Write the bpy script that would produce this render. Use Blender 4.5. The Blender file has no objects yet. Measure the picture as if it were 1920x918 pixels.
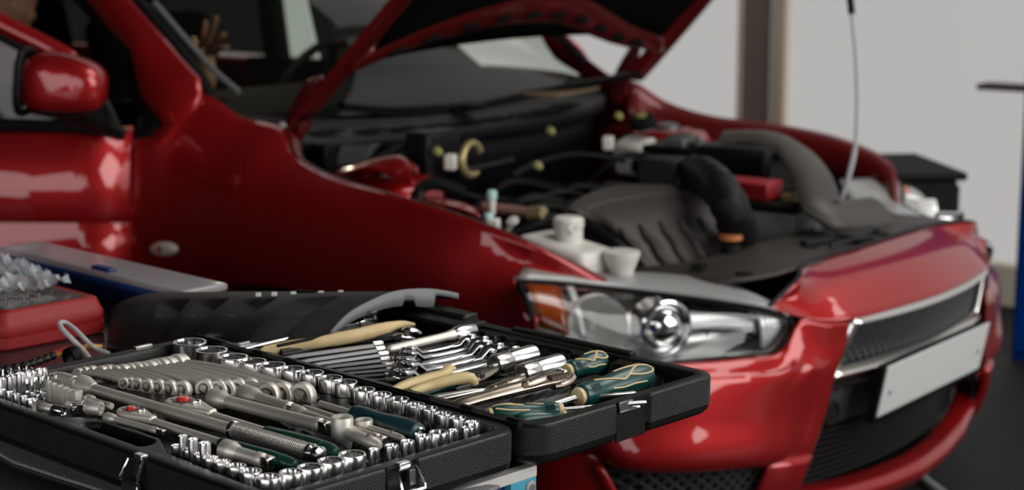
import bpy, bmesh, math, random
import numpy as np
from mathutils import Matrix, Vector
random.seed(7)
R = math.radians
SC = bpy.context.scene
COL = SC.collection

# ------------------------------------------------------------------ camera
cd = bpy.data.cameras.new('camera'); cam = bpy.data.objects.new('camera', cd); COL.objects.link(cam)
cd.sensor_width = 36; cd.lens = 3250 / 1920 * 36; cd.clip_start = .05
PITCH = math.atan(589 / 3250)
cam.location = (0, 0, 1.42); cam.rotation_euler = (R(90) - PITCH, 0, 0)
cd.dof.use_dof = True; cd.dof.focus_distance = 1.93; cd.dof.aperture_fstop = 5.0
SC.camera = cam
SC.view_settings.view_transform = 'Standard'; SC.view_settings.look = 'None'
SC.view_settings.exposure = 0; SC.view_settings.gamma = 1

# ------------------------------------------------------------------ world and light
w = bpy.data.worlds.new('world'); SC.world = w; w.use_nodes = True
w.node_tree.nodes['Background'].inputs[0].default_value = (.55, .6, .68, 1)
w.node_tree.nodes['Background'].inputs[1].default_value = .03

def area(name, loc, target, sx, sy, power, color=(1, 1, 1), spread=180):
    d = bpy.data.lights.new(name, 'AREA'); d.shape = 'RECTANGLE'; d.size = sx; d.size_y = sy
    d.energy = power; d.color = color; d.spread = R(spread)
    o = bpy.data.objects.new(name, d); COL.objects.link(o); o.location = loc
    o.rotation_euler = (Vector(target) - Vector(loc)).to_track_quat('-Z', 'Z').to_euler()
    return o
def bay(u, v, z):
    """point in the frame of the bay (x along the car, y to its far side)"""
    a = math.radians(-37.8); return (.915 + u * math.cos(a) - v * math.sin(a), 3.652 + u * math.sin(a) + v * math.cos(a), z)
# daylight through the open garage door in front of the car (right of the frame)
area('daylight_garage_door', bay(4.9, -.4, 2.0), bay(0, -.4, 1.2), 4.6, 3.2, 260, (1, .985, .96))
# row of windows in the wall behind the photographer
for k in range(4):
    area('daylight_window', bay(-.4 + 1.45 * k, -6.2, 1.5), bay(-.4 + 1.45 * k, 0, 1.48), 1.25, 2.15, 23, (.98, .985, 1))
# roof light above the bay
area('roof_light', (2.6, 3.5, 4.4), (2.4, 3.2, 0), 3.0, 2.6, 125, (1, .975, .94))

# ------------------------------------------------------------------ materials
def nodes(m): return m.node_tree.nodes, m.node_tree.links
def mat(name, col, rough=.5, metal=0., coat=0., coat_rough=.05, spec=.5, bump=0., bscale=200., var=0., vscale=20., alpha=1., trans=0., ior=1.45, aniso=0.):
    m = bpy.data.materials.new(name); m.use_nodes = True
    n, l = nodes(m); b = n['Principled BSDF']; i = b.inputs
    i['Base Color'].default_value = (*col, 1); i['Roughness'].default_value = rough; i['Metallic'].default_value = metal
    i['Coat Weight'].default_value = coat; i['Coat IOR'].default_value = 1.5; i['Coat Roughness'].default_value = coat_rough
    i['Specular IOR Level'].default_value = spec; i['Alpha'].default_value = alpha
    i['Transmission Weight'].default_value = trans; i['IOR'].default_value = ior
    if bump or var:
        tc = n.new('ShaderNodeTexCoord')
    if bump:
        t = n.new('ShaderNodeTexNoise'); t.inputs['Scale'].default_value = bscale; t.inputs['Detail'].default_value = 3
        l.new(tc.outputs['Object'], t.inputs['Vector'])
        bp = n.new('ShaderNodeBump'); bp.inputs['Strength'].default_value = bump; bp.inputs['Distance'].default_value = .002
        l.new(t.outputs['Fac'], bp.inputs['Height']); l.new(bp.outputs['Normal'], i['Normal'])
    if var:
        t = n.new('ShaderNodeTexNoise'); t.inputs['Scale'].default_value = vscale; t.inputs['Detail'].default_value = 4
        l.new(tc.outputs['Object'], t.inputs['Vector'])
        mx = n.new('ShaderNodeMix'); mx.data_type = 'RGBA'
        mx.inputs[6].default_value = (*[c * (1 - var) for c in col], 1); mx.inputs[7].default_value = (*[min(1, c * (1 + var)) for c in col], 1)
        l.new(t.outputs['Fac'], mx.inputs[0]); l.new(mx.outputs[2], i['Base Color'])
    return m

def emit(name, col, strength):
    m = bpy.data.materials.new(name); m.use_nodes = True; n, l = nodes(m)
    b = n['Principled BSDF']; b.inputs['Base Color'].default_value = (.04, .04, .04, 1); b.inputs['Specular IOR Level'].default_value = .1
    b.inputs['Emission Color'].default_value = (*col, 1); b.inputs['Emission Strength'].default_value = strength
    return m

def glass(name, tint, refl_rough=.02, mixf=.5, ior=1.5):
    """thin pane: transparent tint mixed with a mirror by fresnel"""
    m = bpy.data.materials.new(name); m.use_nodes = True; n, l = nodes(m); n.clear()
    o = n.new('ShaderNodeOutputMaterial'); mx = n.new('ShaderNodeMixShader')
    t = n.new('ShaderNodeBsdfTransparent'); t.inputs[0].default_value = (*tint, 1)
    g = n.new('ShaderNodeBsdfGlossy'); g.inputs['Roughness'].default_value = refl_rough
    f = n.new('ShaderNodeFresnel'); f.inputs['IOR'].default_value = ior
    l.new(f.outputs[0], mx.inputs[0]); l.new(t.outputs[0], mx.inputs[1]); l.new(g.outputs[0], mx.inputs[2]); l.new(mx.outputs[0], o.inputs[0])
    return m

def knurl(name, col, pitch, rough=.45, metal=0., strength=.8, spec=.5):
    """fine diamond relief on moulded plastic or a knurled grip"""
    m = mat(name, col, rough, metal, spec=spec); n, l = nodes(m); b = n['Principled BSDF']
    tc = n.new('ShaderNodeTexCoord'); sep = n.new('ShaderNodeSeparateXYZ'); l.new(tc.outputs['Object'], sep.inputs[0])
    def math_(op, a, bb):
        k = n.new('ShaderNodeMath'); k.operation = op
        for q, s in enumerate((a, bb)):
            if s is None: continue
            if isinstance(s, (int, float)): k.inputs[q].default_value = s
            else: l.new(s, k.inputs[q])
        return k.outputs[0]
    xy = math_('ADD', sep.outputs[0], sep.outputs[1])
    p = math_('SINE', math_('MULTIPLY', math_('ADD', xy, sep.outputs[2]), 2 * math.pi / pitch), None)
    q = math_('SINE', math_('MULTIPLY', math_('SUBTRACT', xy, sep.outputs[2]), 2 * math.pi / pitch), None)
    h = math_('ADD', p, q)
    bp = n.new('ShaderNodeBump'); bp.inputs['Strength'].default_value = strength; bp.inputs['Distance'].default_value = pitch * .35
    l.new(h, bp.inputs['Height']); l.new(bp.outputs['Normal'], b.inputs['Normal'])
    return m

M = {}
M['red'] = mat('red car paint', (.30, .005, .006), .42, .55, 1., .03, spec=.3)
M['red_shaded'] = mat('shaded red paint under hood', (.11, .0015, .002), .45, .4, .5, .1)  # car red with the shade under the hood put into the colour
M['door_red'] = M['red']
M['black'] = mat('black plastic', (.0025, .0025, .003), .5, spec=.18, bump=.15, bscale=400)
M['black_soft'] = mat('black rubber', (.004, .004, .004), .7, spec=.2)
M['dark'] = mat('charcoal plastic', (.0065, .0065, .0075), .48, spec=.24, bump=.1, bscale=300)
M['cowl'] = mat('grey black cowl plastic', (.010, .010, .011), .45, spec=.25, bump=.15, bscale=250)
M['engine'] = mat('engine cover plastic', (.050, .044, .038), .45, spec=.4, bump=.25, bscale=350)
M['radcover'] = mat('radiator cover plastic', (.030, .025, .020), .5, spec=.35, bump=.2, bscale=300)
M['mat_fabric'] = mat('hood insulation', (.002, .0018, .0016), .95, spec=.05, bump=.4, bscale=80)
M['chrome'] = mat('chrome', (.72, .72, .73), .12, 1)
M['chrome_trim'] = mat('brushed chrome trim', (.80, .79, .76), .22, 1)
M['satin'] = mat('satin nickel steel', (.66, .63, .57), .5, .72, bump=.05, bscale=600)
M['socket'] = mat('socket chrome', (.80, .79, .78), .2, 1)
M['steel'] = mat('dark steel', (.20, .20, .20), .35, 1)
M['bronze'] = mat('nickel plated plier steel', (.40, .34, .28), .34, 1, var=.15, vscale=60)
M['cast'] = mat('cast aluminium', (.25, .25, .25), .55, 1, bump=.3, bscale=150)
M['white_plastic'] = mat('milky white plastic', (.62, .60, .55), .38, 0, .2)
M['shroud'] = mat('headlight shroud', (.27, .27, .265), .3, 0, .4)
M['pale_grey'] = mat('pale grey plastic', (.36, .37, .37), .45)
M['battery'] = mat('battery case', (.21, .235, .245), .5)
M['battery_red'] = mat('red terminal cover', (.26, .008, .014), .45)
M['pink_pipe'] = mat('reddish brown pipe', (.20, .10, .085), .45)
M['gold'] = mat('yellow zinc', (.34, .27, .13), .4, .6)
M['yellow'] = mat('yellow green cap', (.30, .28, .10), .5)
M['cyan'] = mat('pale cyan plug', (.36, .55, .53), .5)
M['orange'] = mat('orange cap', (.55, .19, .07), .5)
M['amber'] = mat('amber lens', (.42, .075, .006), .2, 0, .5, .05)
M['plate'] = mat('plate white', (.55, .56, .55), .5)
M['rubber'] = mat('tyre rubber', (.012, .012, .012), .8)
M['glass'] = glass('windshield glass', (.80, .86, .80))
M['side_glass'] = glass('side window glass', (.22, .24, .23))
M['lens'] = glass('headlight lens', (.93, .94, .95))
M['milky'] = mat('milky clear plastic', (.42, .40, .42), .18, 0, .5, alpha=.62)
M['darkened_glass'] = glass('glass darkened for the cabin', (.02, .021, .02))  # tint made near black so the cabin looks dark
M['clear'] = glass('clear plastic', (.80, .82, .85), .12)
M['lamp_white'] = mat('headlight silvered white', (.88, .88, .86), .30, .25)
M['reflector'] = mat('headlight reflector', (.85, .85, .85), .12, 1)
M['lamp_grey'] = mat('lamp bezel silver', (.80, .79, .76), .34, .7)
M['lamp_dark'] = mat('lamp tinted bezel', (.12, .125, .135), .2, .7)
M['case'] = mat('tool case plastic', (.0055, .0053, .005), .36, spec=.35, bump=.12, bscale=500)
M['case_knurl'] = knurl('tool case diamond relief', (.034, .034, .037), .0036, .34, 0, 1., .6)
M['tray'] = mat('tool tray plastic', (.0075, .007, .0063), .34, spec=.35, bump=.1, bscale=500)
M['grip_green'] = mat('dark green grip', (.004, .042, .026), .33, 0, .3, .2)
M['teal'] = mat('teal handle', (.003, .052, .048), .36, 0, .25, .2)
M['teal_dark'] = mat('dark teal handle', (.008, .034, .042), .38, 0, .25, .2)
M['cream'] = mat('cream handle', (.62, .48, .24), .42)
M['wood'] = mat('cream worn handle', (.56, .42, .22), .5, var=.25, vscale=35)
M['red_button'] = mat('red button', (.52, .02, .012), .3, 0, .6)
M['red_case'] = mat('red case plastic', (.29, .011, .011), .42, bump=.4, bscale=700)
M['tow'] = mat('plate panel plastic', (.036, .0365, .040), .45, bump=.1, bscale=300)
M['film'] = mat('crumpled film', (.40, .42, .44), .16, 0, .6, alpha=.42)
M['label'] = mat('black printed label', (.014, .013, .012), .25, 0, .4, var=.3, vscale=30)
M['paper'] = mat('printed text', (.30, .29, .27), .6)
M['blue'] = mat('blue box plastic', (.008, .045, .19), .4)
M['navy'] = mat('navy cabinet paint', (.003, .014, .10), .45)
M['cyan_paint'] = mat('cyan cabinet paint', (.055, .33, .46), .45)
M['bench_white'] = mat('bench edge white', (.55, .54, .52), .5)
M['bench'] = mat('bench dark lacquer', (.022, .020, .021), .22, var=.3, vscale=8)
M['felt'] = mat('grey felt', (.22, .22, .22), 1., bump=1., bscale=500, var=.5, vscale=300)
M['lift_blue'] = mat('blue lift paint', (.002, .035, .20), .6, spec=.0)
M['cover'] = mat('ribbed cover plastic', (.010, .0092, .008), .50, spec=.35, bump=.35, bscale=600)
M['cover_edge'] = mat('cover cut edge', (.16, .165, .17), .6)
M['floor'] = mat('dark epoxy floor', (.009, .008, .008), .6, spec=.25, bump=.2, bscale=40, var=.35, vscale=25)
M['wall_dark'] = mat('dark wall paint', (.06, .055, .05), .8)
M['column'] = mat('brown column paint', (.24, .185, .165), .7)
M['tan'] = mat('tan frame paint', (.75, .62, .47), .6)
M['frame_white'] = mat('white frame paint', (.8, .8, .78), .6)
M['skirt'] = mat('cream skirting paint', (.75, .68, .54), .6)
M['shelf'] = mat('brown shelf', (.075, .05, .045), .6)
M['pane'] = emit('daylit frosted pane', (.452, .446, .432), 1.0)
M['skin'] = mat('skin', (.50, .26, .16), .55)
M['hair'] = mat('dark hair', (.012, .008, .006), .7)
M['cloth'] = mat('dark cloth', (.012, .012, .014), .9, bump=.2, bscale=200)
M['pale_trim'] = mat('pale interior trim', (.13, .14, .135), .7)
M['seat'] = mat('black seat fabric', (.004, .004, .004), .9, spec=.1)
M['wire_grey'] = mat('grey wire', (.42, .42, .42), .45)
M['wire_yellow'] = mat('yellow wire', (.62, .30, .03), .45)
M['wire_red'] = mat('red wire', (.55, .03, .02), .45)

# ------------------------------------------------------------------ helpers
def tag(o, label=None, cat=None, group=None, kind=None):
    if label: o['label'] = label
    if cat: o['category'] = cat
    if group: o['group'] = group
    if kind: o['kind'] = kind
    return o

def thing(name, label, cat, mtx=None, group=None):
    o = bpy.data.objects.new(name, None); COL.objects.link(o); o.empty_display_size = .05
    if mtx is not None: o.matrix_world = mtx
    return tag(o, label, cat, group)

class MB:
    def __init__(s): s.v = []; s.f = []
    def add(s, vs, fs, mtx=None):
        k = len(s.v)
        s.v += [tuple(mtx @ Vector(q)) for q in vs] if mtx is not None else [tuple(q) for q in vs]
        s.f += [tuple(i + k for i in f) for f in fs]; return s
    def box(s, a, b, mtx=None):
        (x0, y0, z0), (x1, y1, z1) = a, b
        return s.add([(x0, y0, z0), (x1, y0, z0), (x1, y1, z0), (x0, y1, z0), (x0, y0, z1), (x1, y0, z1), (x1, y1, z1), (x0, y1, z1)],
                     [(3, 2, 1, 0), (4, 5, 6, 7), (0, 1, 5, 4), (1, 2, 6, 5), (2, 3, 7, 6), (3, 0, 4, 7)], mtx)
    def grid(s, rows, close=False, mtx=None):
        n = len(rows[0]); vs = [q for r in rows for q in r]; fs = []
        for i in range(len(rows) - 1):
            for j in range(n if close else n - 1):
                j2 = (j + 1) % n
                fs.append((i * n + j, i * n + j2, (i + 1) * n + j2, (i + 1) * n + j))
        return s.add(vs, fs, mtx)
    def rings(s, rings, cap0=True, cap1=True, mtx=None):
        """stack of equal closed loops"""
        n = len(rings[0]); k = len(s.v); s.grid(rings, True, mtx)
        if cap0: s.f.append(tuple(k + j for j in range(n))[::-1])
        if cap1: s.f.append(tuple(k + (len(rings) - 1) * n + j for j in range(n)))
        return s
    def lathe(s, prof, n=24, mtx=None, cap0=True, cap1=True):
        return s.rings([[(r * math.cos(2 * math.pi * j / n), r * math.sin(2 * math.pi * j / n), z) for j in range(n)] for r, z in prof], cap0, cap1, mtx)
    def tube(s, path, r, n=8, closed=False, cap=True, flat=None):
        P = [Vector(p) for p in path]; rs = r if isinstance(r, (list, tuple)) else [r] * len(P); loops = []
        up = None
        for i, p in enumerate(P):
            a = P[i - 1] if (i > 0 or closed) else P[0]; b = P[(i + 1) % len(P)] if (i < len(P) - 1 or closed) else P[-1]
            t = (b - a).normalized()
            if up is None: up = Vector((0, 0, 1)) if abs(t.z) < .9 else Vector((1, 0, 0))
            x = t.cross(up)
            if x.length < 1e-6: x = t.cross(Vector((0, 1, 0)))
            x.normalize(); y = x.cross(t).normalized(); up = y
            fx, fy = flat if flat else (1, 1)
            loops.append([tuple(p + x * (rs[i] * fx * math.cos(2 * math.pi * j / n)) + y * (rs[i] * fy * math.sin(2 * math.pi * j / n))) for j in range(n)])
        if closed: loops.append(loops[0])
        return s.rings(loops, cap and not closed, cap and not closed)
    def prism(s, poly, z0, z1, mtx=None):
        return s.rings([[(x, y, z0) for x, y in poly], [(x, y, z1) for x, y in poly]], True, True, mtx)
    def build(s, name, m, parent=None, bevel=0., sharp=40, solid=0., soff=-1., smooth=True, seg=2):
        me = bpy.data.meshes.new(name); me.from_pydata(s.v, [], s.f); me.update()
        me.materials.append(m)
        o = bpy.data.objects.new(name, me); COL.objects.link(o)
        if parent is not None: o.parent = parent
        finish(me, sharp if smooth else None)
        if solid:
            q = o.modifiers.new('thickness', 'SOLIDIFY'); q.thickness = solid; q.offset = soff
        if bevel:
            q = o.modifiers.new('bevel', 'BEVEL'); q.width = bevel; q.segments = seg; q.limit_method = 'ANGLE'; q.angle_limit = R(35)
        return o

def finish(me, sharp):
    if sharp is None: return
    me.polygons.foreach_set('use_smooth', [True] * len(me.polygons)); me.set_sharp_from_angle(angle=R(sharp))

def cr(P, n):
    """Catmull-Rom through P, resampled to n points of equal arc length"""
    P = [np.array(p, float) for p in P]
    if len(P) == 2: return [tuple(P[0] + (P[1] - P[0]) * t) for t in np.linspace(0, 1, n)]
    Q = [2 * P[0] - P[1]] + P + [2 * P[-1] - P[-2]]; o = []
    for i in range(1, len(Q) - 2):
        a, b, c, d = Q[i - 1:i + 3]
        for k in range(14):
            t = k / 14
            o.append(.5 * (2 * b + (c - a) * t + (2 * a - 5 * b + 4 * c - d) * t * t + (3 * b - a - 3 * c + d) * t ** 3))
    o.append(P[-1]); o = np.array(o)
    L = np.concatenate([[0], np.cumsum(np.linalg.norm(np.diff(o, axis=0), axis=1))])
    if L[-1] < 1e-9: return [tuple(P[0])] * n
    s = np.linspace(0, L[-1], n)
    return [tuple(np.interp(x, L, o[:, k]) for k in range(o.shape[1])) for x in s]

def loft(secs, m=12, n=30, linear=False):
    """secs: control polylines -> n rows of m points"""
    S = [sec if len(sec) == m and linear else cr(sec, m) for sec in secs]
    cols = []
    for j in range(m):
        pts = [s[j] for s in S]
        cols.append(crk(pts, n))
    return [[cols[j][i] for j in range(m)] for i in range(n)]

def crk(P, n):
    """Catmull-Rom with uniform parameter (keeps station order aligned between columns)"""
    P = [np.array(p, float) for p in P]; Q = [2 * P[0] - P[1]] + P + [2 * P[-1] - P[-2]]; o = []
    for t in np.linspace(0, len(P) - 1 - 1e-9, n):
        i = int(t); t -= i; a, b, c, d = Q[i:i + 4]
        o.append(tuple(.5 * (2 * b + (c - a) * t + (2 * a - 5 * b + 4 * c - d) * t * t + (3 * b - a - 3 * c + d) * t ** 3)))
    return o

def relax(rows, it):
    """smooth a grid of points, borders fixed"""
    A = np.array(rows)
    for _ in range(it):
        B_ = A.copy(); B_[1:-1, 1:-1] = .5 * A[1:-1, 1:-1] + .125 * (A[:-2, 1:-1] + A[2:, 1:-1] + A[1:-1, :-2] + A[1:-1, 2:]); A = B_
    return [[tuple(q) for q in r] for r in A]
def mir(rows): return [[(u, -v, w_) for u, v, w_ in r] for r in rows]
def patch(name, secs, m_, parent, m=12, n=30, solid=.004, both=False, soff=0.):
    rows = loft(secs, m, n)
    o = MB().grid(rows).build(name, m_, parent, solid=solid, soff=soff)
    if both:
        MB().grid(mir(rows)).build(name, m_, parent, solid=solid, soff=soff)
    return o
def rotz(a): return Matrix.Rotation(a, 4, 'Z')
def T(*p): return Matrix.Translation(Vector(p[0]) if len(p) == 1 else Vector(p))

# ------------------------------------------------------------------ setting
CM = T(.915, 3.652, 0) @ rotz(R(-37.8))               # the bay and the car share this frame: x forward along the car, y to its far side
def struct(name, a, b, m_, bevel=0):
    o = MB().box(a, b).build(name, m_, None, bevel=bevel, smooth=False); o.matrix_world = CM
    return tag(o, kind='structure')
WV = 2.893
struct('floor', (-8, -6.3, -.1), (5.2, WV + .3, 0), M['floor'])
struct('ceiling', (-8, -6.3, 4.6), (5.2, WV + .3, 4.7), M['wall_dark'])
struct('wall_left', (-8.1, -6.3, 0), (-8, WV + .3, 4.6), M['wall_dark'])
struct('wall_front', (-8, -6.4, 0), (5.2, -6.3, 4.6), M['wall_dark'])
struct('wall_right', (5.1, -6.3, 0), (5.2, WV + .3, 4.6), M['wall_dark'])
struct('wall_back', (-8, WV + .16, 0), (5.2, WV + .3, 4.6), M['wall_dark'])
struct('window_1', (-7.9, WV, .165), (-2.19, WV + .04, 4.5), M['pane'])
struct('window_2', (-1.97, WV, .165), (5.05, WV + .04, 4.5), M['pane'])
struct('baseboard_back', (-8, WV - .05, 0), (5.1, WV + .1, .165), M['skirt'], .01)
struct('trim_1', (-2.19, WV - .03, .16), (-2.172, WV + .1, 4.6), M['tan'])
struct('trim_2', (-2.172, WV - .02, .0), (-2.036, WV + .1, 4.6), M['column'], .006)
struct('trim_3', (-2.036, WV - .03, .16), (-2.006, WV + .1, 4.6), M['frame_white'])
struct('trim_4', (-2.006, WV - .04, .16), (-1.962, WV + .1, 4.6), M['tan'])

# blue post of a car lift at the right edge of the frame
t = thing('car_lift_post', 'blue steel post of a car lift standing at the right edge', 'lift post', CM @ T(-.50, 2.20, 0))
b = MB(); b.box((-.14, -.13, .02), (.2, .17, 3.9)); b.build('column', M['lift_blue'], t, .012)
MB().box((-.138, -.125, 0), (.3, .25, .02)).build('base_plate', M['lift_blue'], t, .004)
# brown shelf board on the back wall
t = thing('wall_shelf', 'narrow brown shelf board high beside the blue lift post', 'shelf', CM @ T(-1.0, WV, .832))
MB().box((-.10, -.12, .0), (.9, 0, .022)).build('board', M['shelf'], t, .003)
MB().box((.3, -.10, -.14), (.32, 0, 0)).build('bracket', M['shelf'], t)
# black cabinet behind the far fender
t = thing('tool_trolley', 'black box-shaped trolley behind the far headlight by the bright wall', 'trolley', T(1.25, 5.05, 0) @ rotz(R(6)))
b = MB(); b.box((-.28, -.02, .12), (.06, .4, .70)); b.build('body', M['black'], t, .012)
b = MB(); b.box((-.30, -.04, .70), (.08, .42, .725)); b.build('top_tray', M['black_soft'], t, .008)
b = MB(); b.box((.062, .0, .2), (.072, .38, .68)); b.build('side_panel', M['dark'], t, .004)
for sx in (-.24, .02):
    for sy in (.03, .35):
        b = MB(); b.lathe([(.05, -.015), (.06, -.01), (.06, .01), (.05, .015)], 16, T(sx, sy, .06) @ Matrix.Rotation(R(90), 4, 'Y')); b.box((sx - .008, sy - .02, .06), (sx + .008, sy + .02, .125)); b.build('caster', M['black_soft'], t)
# grey hose on the floor
tag(MB().tube([(1.0467, 4.4806, 0.012), (1.0654, 4.4059, 0.012), (1.0913, 4.2504, 0.012), (1.1396, 4.022, 0.012)], .011, 10).build('floor_hose', M['pale_grey']), 'thin pale grey hose lying on the dark floor in front of the bumper', 'hose')

# ------------------------------------------------------------------ car
CAR = thing('car', 'red sedan with its hood propped open and the near door ajar', 'car', CM.copy())
RED = M['red']
# --- fenders
F = [
 [(-1.59, -0.855, 0.949), (-1.585,-.868,.90), (-1.585,-.882,.80), (-1.585,-.885,.70), (-1.585,-.875,.55), (-1.585,-.87,.25)],
 [(-1.514, -0.825, 0.971), (-1.51,-.856,.90), (-1.51,-.880,.80), (-1.51,-.887,.70), (-1.51,-.878,.55), (-1.51,-.872,.25)],
 [(-1.48, -0.752, 1.052), (-1.44,-.845,.90), (-1.44,-.880,.80), (-1.44,-.888,.71), (-1.45,-.885,.56), (-1.455,-.88,.30)],
 [(-1.363, -0.73, 1.004), (-1.35,-.80,.935), (-1.35,-.855,.875), (-1.35,-.885,.79), (-1.35,-.891,.68), (-1.35,-.89,.568)],
 [(-1.255, -0.715, 0.986), (-1.25,-.80,.950), (-1.25,-.855,.885), (-1.25,-.885,.79), (-1.25,-.894,.715), (-1.25,-.895,.641)],
 [(-1.181, -0.755, 0.934), (-1.20,-.805,.920), (-1.20,-.858,.868), (-1.20,-.885,.785), (-1.20,-.896,.72), (-1.20,-.898,.660)],
 [(-1.044, -0.78, 0.901), (-1.05,-.825,.897), (-1.05,-.866,.855), (-1.05,-.887,.78), (-1.06,-.897,.725), (-1.06,-.899,.671)],
 [(-0.86, -0.815, 0.888), (-.90,-.848,.866), (-.91,-.874,.828), (-.91,-.886,.76), (-.92,-.895,.70), (-.92,-.897,.63)],
 [(-0.666, -0.825, 0.864), (-.72,-.852,.842), (-.74,-.873,.80), (-.77,-.880,.735), (-.79,-.888,.64), (-.80,-.889,.50)],
 [(-0.496, -0.785, 0.814), (-.56,-.828,.795), (-.585,-.856,.76), (-.62,-.872,.705), (-.68,-.881,.60), (-.72,-.882,.45)],
 [(-0.404, -0.655, 0.728), (-0.455, -0.735, 0.739), (-0.492, -0.845, 0.758), (-0.466, -0.862, 0.725), (-0.426, -0.872, 0.667), (-.60,-.878,.46)],
]
rowsF = relax(loft(F, 26, 70), 45)
fender = MB().grid(rowsF).build('front_fender', RED, CAR, solid=.004, soff=0)
tag(fender)
farf = MB().grid(mir(rowsF)).build('front_fender', RED, CAR, solid=.004, soff=0)
top = [r[0] for r in rowsF]
# flange of the engine opening, folded inwards and down
k0 = next(i for i, r in enumerate(top) if r[0] > -1.27)
fl = [[(u, v, w_), (u, v + .02, w_ - .003), (u, v + .042, w_ - .022), (u, v + .052, w_ - .06), (u, v + .058, w_ - .115)] for u, v, w_ in top[k0:]]
MB().grid(fl).build('fender_flange', M['red_shaded'], fender, solid=.002)
MB().grid(mir(fl)).build('fender_flange', M['red_shaded'], farf, solid=.002)
# side repeater lamp
p = Vector((-1.462, -.889, .714))
b = MB(); b.lathe([(.0, .010), (.5, .0095), (.85, .006), (1, .0)], 24, T(p) @ Matrix.Rotation(R(-8), 4, 'Y') @ Matrix.Rotation(R(90), 4, 'X') @ Matrix.Diagonal((.048, .0165, 1, 1)))
rp = b.build('side_repeater', mat('repeater lens', (.62, .54, .47), .25, 0, .6), CAR)
b = MB(); b.lathe([(.0, .012), (.7, .0115), (1, .008)], 16, T(p + Vector((-.004, 0, 0))) @ Matrix.Rotation(R(90), 4, 'X') @ Matrix.Diagonal((.011, .010, 1, 1))); b.build('bulb', M['amber'], rp)
# wheels and arch liners
for sgn in (-1, 1):
    arch = []
    for a in np.linspace(-8, 188, 30):
        u = -1.1 + .343 * math.cos(R(a)); w_ = .33 + .343 * math.sin(R(a))
        arch.append([(u, sgn * .885, w_), (u, sgn * .62, w_)])
    MB().grid(arch).build('wheel_arch_liner', M['black_soft'], CAR, solid=.004)
    wm = T(-1.1, sgn * .78, .315) @ Matrix.Rotation(R(90), 4, 'X')
    wh = MB().lathe([(.20, -.10), (.29, -.105), (.315, -.085), (.315, .085), (.29, .105), (.20, .10)], 40, wm, False, False).build('wheel', M['rubber'], CAR)
    b = MB().lathe([(.205, -.09), (.205, .09)], 32, wm, False, False)
    for k in range(10):
        b.box((.03, -.014, -.02), (.2, .014, .02), wm @ T(0, 0, .07 * (1 if sgn < 0 else -1)) @ rotz(R(36 * k)))
    b.lathe([(.05, -.08), (.05, .08)], 16, wm); b.build('rim', M['cast'], wh)

# --- A pillars, roof, far body side
Lf = [(-1.622, -0.83, 0.909), (-1.513, -0.822, 0.973), (-1.614, -0.8, 1.04), (-1.647, -0.785, 1.094), (-1.685, -0.765, 1.143), (-1.801, -0.735, 1.195), (-1.903, -0.712, 1.254), (-2.102, -0.68, 1.354), (-2.45,-.645,1.42)]
Rt = [(-1.511, -0.8, 0.949), (-1.473, -0.748, 1.057), (-1.548, -0.735, 1.116), (-1.627, -0.725, 1.165), (-1.703, -0.71, 1.206), (-1.787, -0.695, 1.256), (-1.857, -0.682, 1.295), (-2.014, -0.65, 1.368), (-2.38,-.58,1.45)]
def pill(Lf, Rt, bulge):
    out = []
    for a, c in zip(cr(Lf, 30), cr(Rt, 30)):
        a = np.array(a); c = np.array(c); m_ = (a + c) / 2 + np.array((0, -bulge, bulge * .6))
        out.append(cr([tuple(a), tuple(a * .75 + m_ * .25 + np.array((0, -.006, .002))), tuple(m_), tuple(c * .8 + m_ * .2 + np.array((0, -.002, .003))), tuple(c)], 12))
    return out
pr = pill(Lf, Rt, .014)
MB().grid(pr).build('windshield_pillar', RED, CAR, solid=.02, soff=0)
MB().grid(mir(pr)).build('windshield_pillar', RED, CAR, solid=.02, soff=0)
# black rubber seal between pillar and windshield, and at the door opening
seal = [(-1.453, -0.735, 1.033), (-1.486, -0.728, 1.07), (-1.561, -0.715, 1.125), (-1.64, -0.7, 1.173), (-1.712, -0.688, 1.218), (-1.789, -0.675, 1.262), (-1.873, -0.66, 1.311), (-2.04, -0.62, 1.38)]
MB().tube(cr(seal, 30), .014, 8).build('windshield_seal', M['black_soft'], CAR)
MB().tube([(u, -v, w_) for u, v, w_ in cr(seal, 30)], .014, 8).build('windshield_seal', M['black_soft'], CAR)
ds = [(-1.637, -0.83, 0.935), (-1.547, -0.815, 0.975), (-1.64, -0.79, 1.029), (-1.68, -0.775, 1.092), (-1.724, -0.755, 1.141), (-1.839, -0.725, 1.194), (-1.946, -0.702, 1.253), (-2.158, -0.67, 1.354)]
MB().tube(cr(ds, 30), .018, 8).build('door_seal', M['black_soft'], CAR)
# windshield
G0 = [(-1.45,-.712,1.02), (-1.375,-.45,.985), (-1.335,0,.970), (-1.375,.45,.985), (-1.45,.712,1.02)]
G1 = [(-1.80,-.69,1.215), (-1.74,-.42,1.235), (-1.70,0,1.245), (-1.74,.42,1.235), (-1.80,.69,1.215)]
G2 = [(-2.33,-.60,1.43), (-2.25,-.36,1.465), (-2.20,0,1.475), (-2.25,.36,1.465), (-2.33,.60,1.43)]
MB().grid(loft([G0, G1, G2], 28, 20)).build('windshield', M['glass'], CAR)
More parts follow.
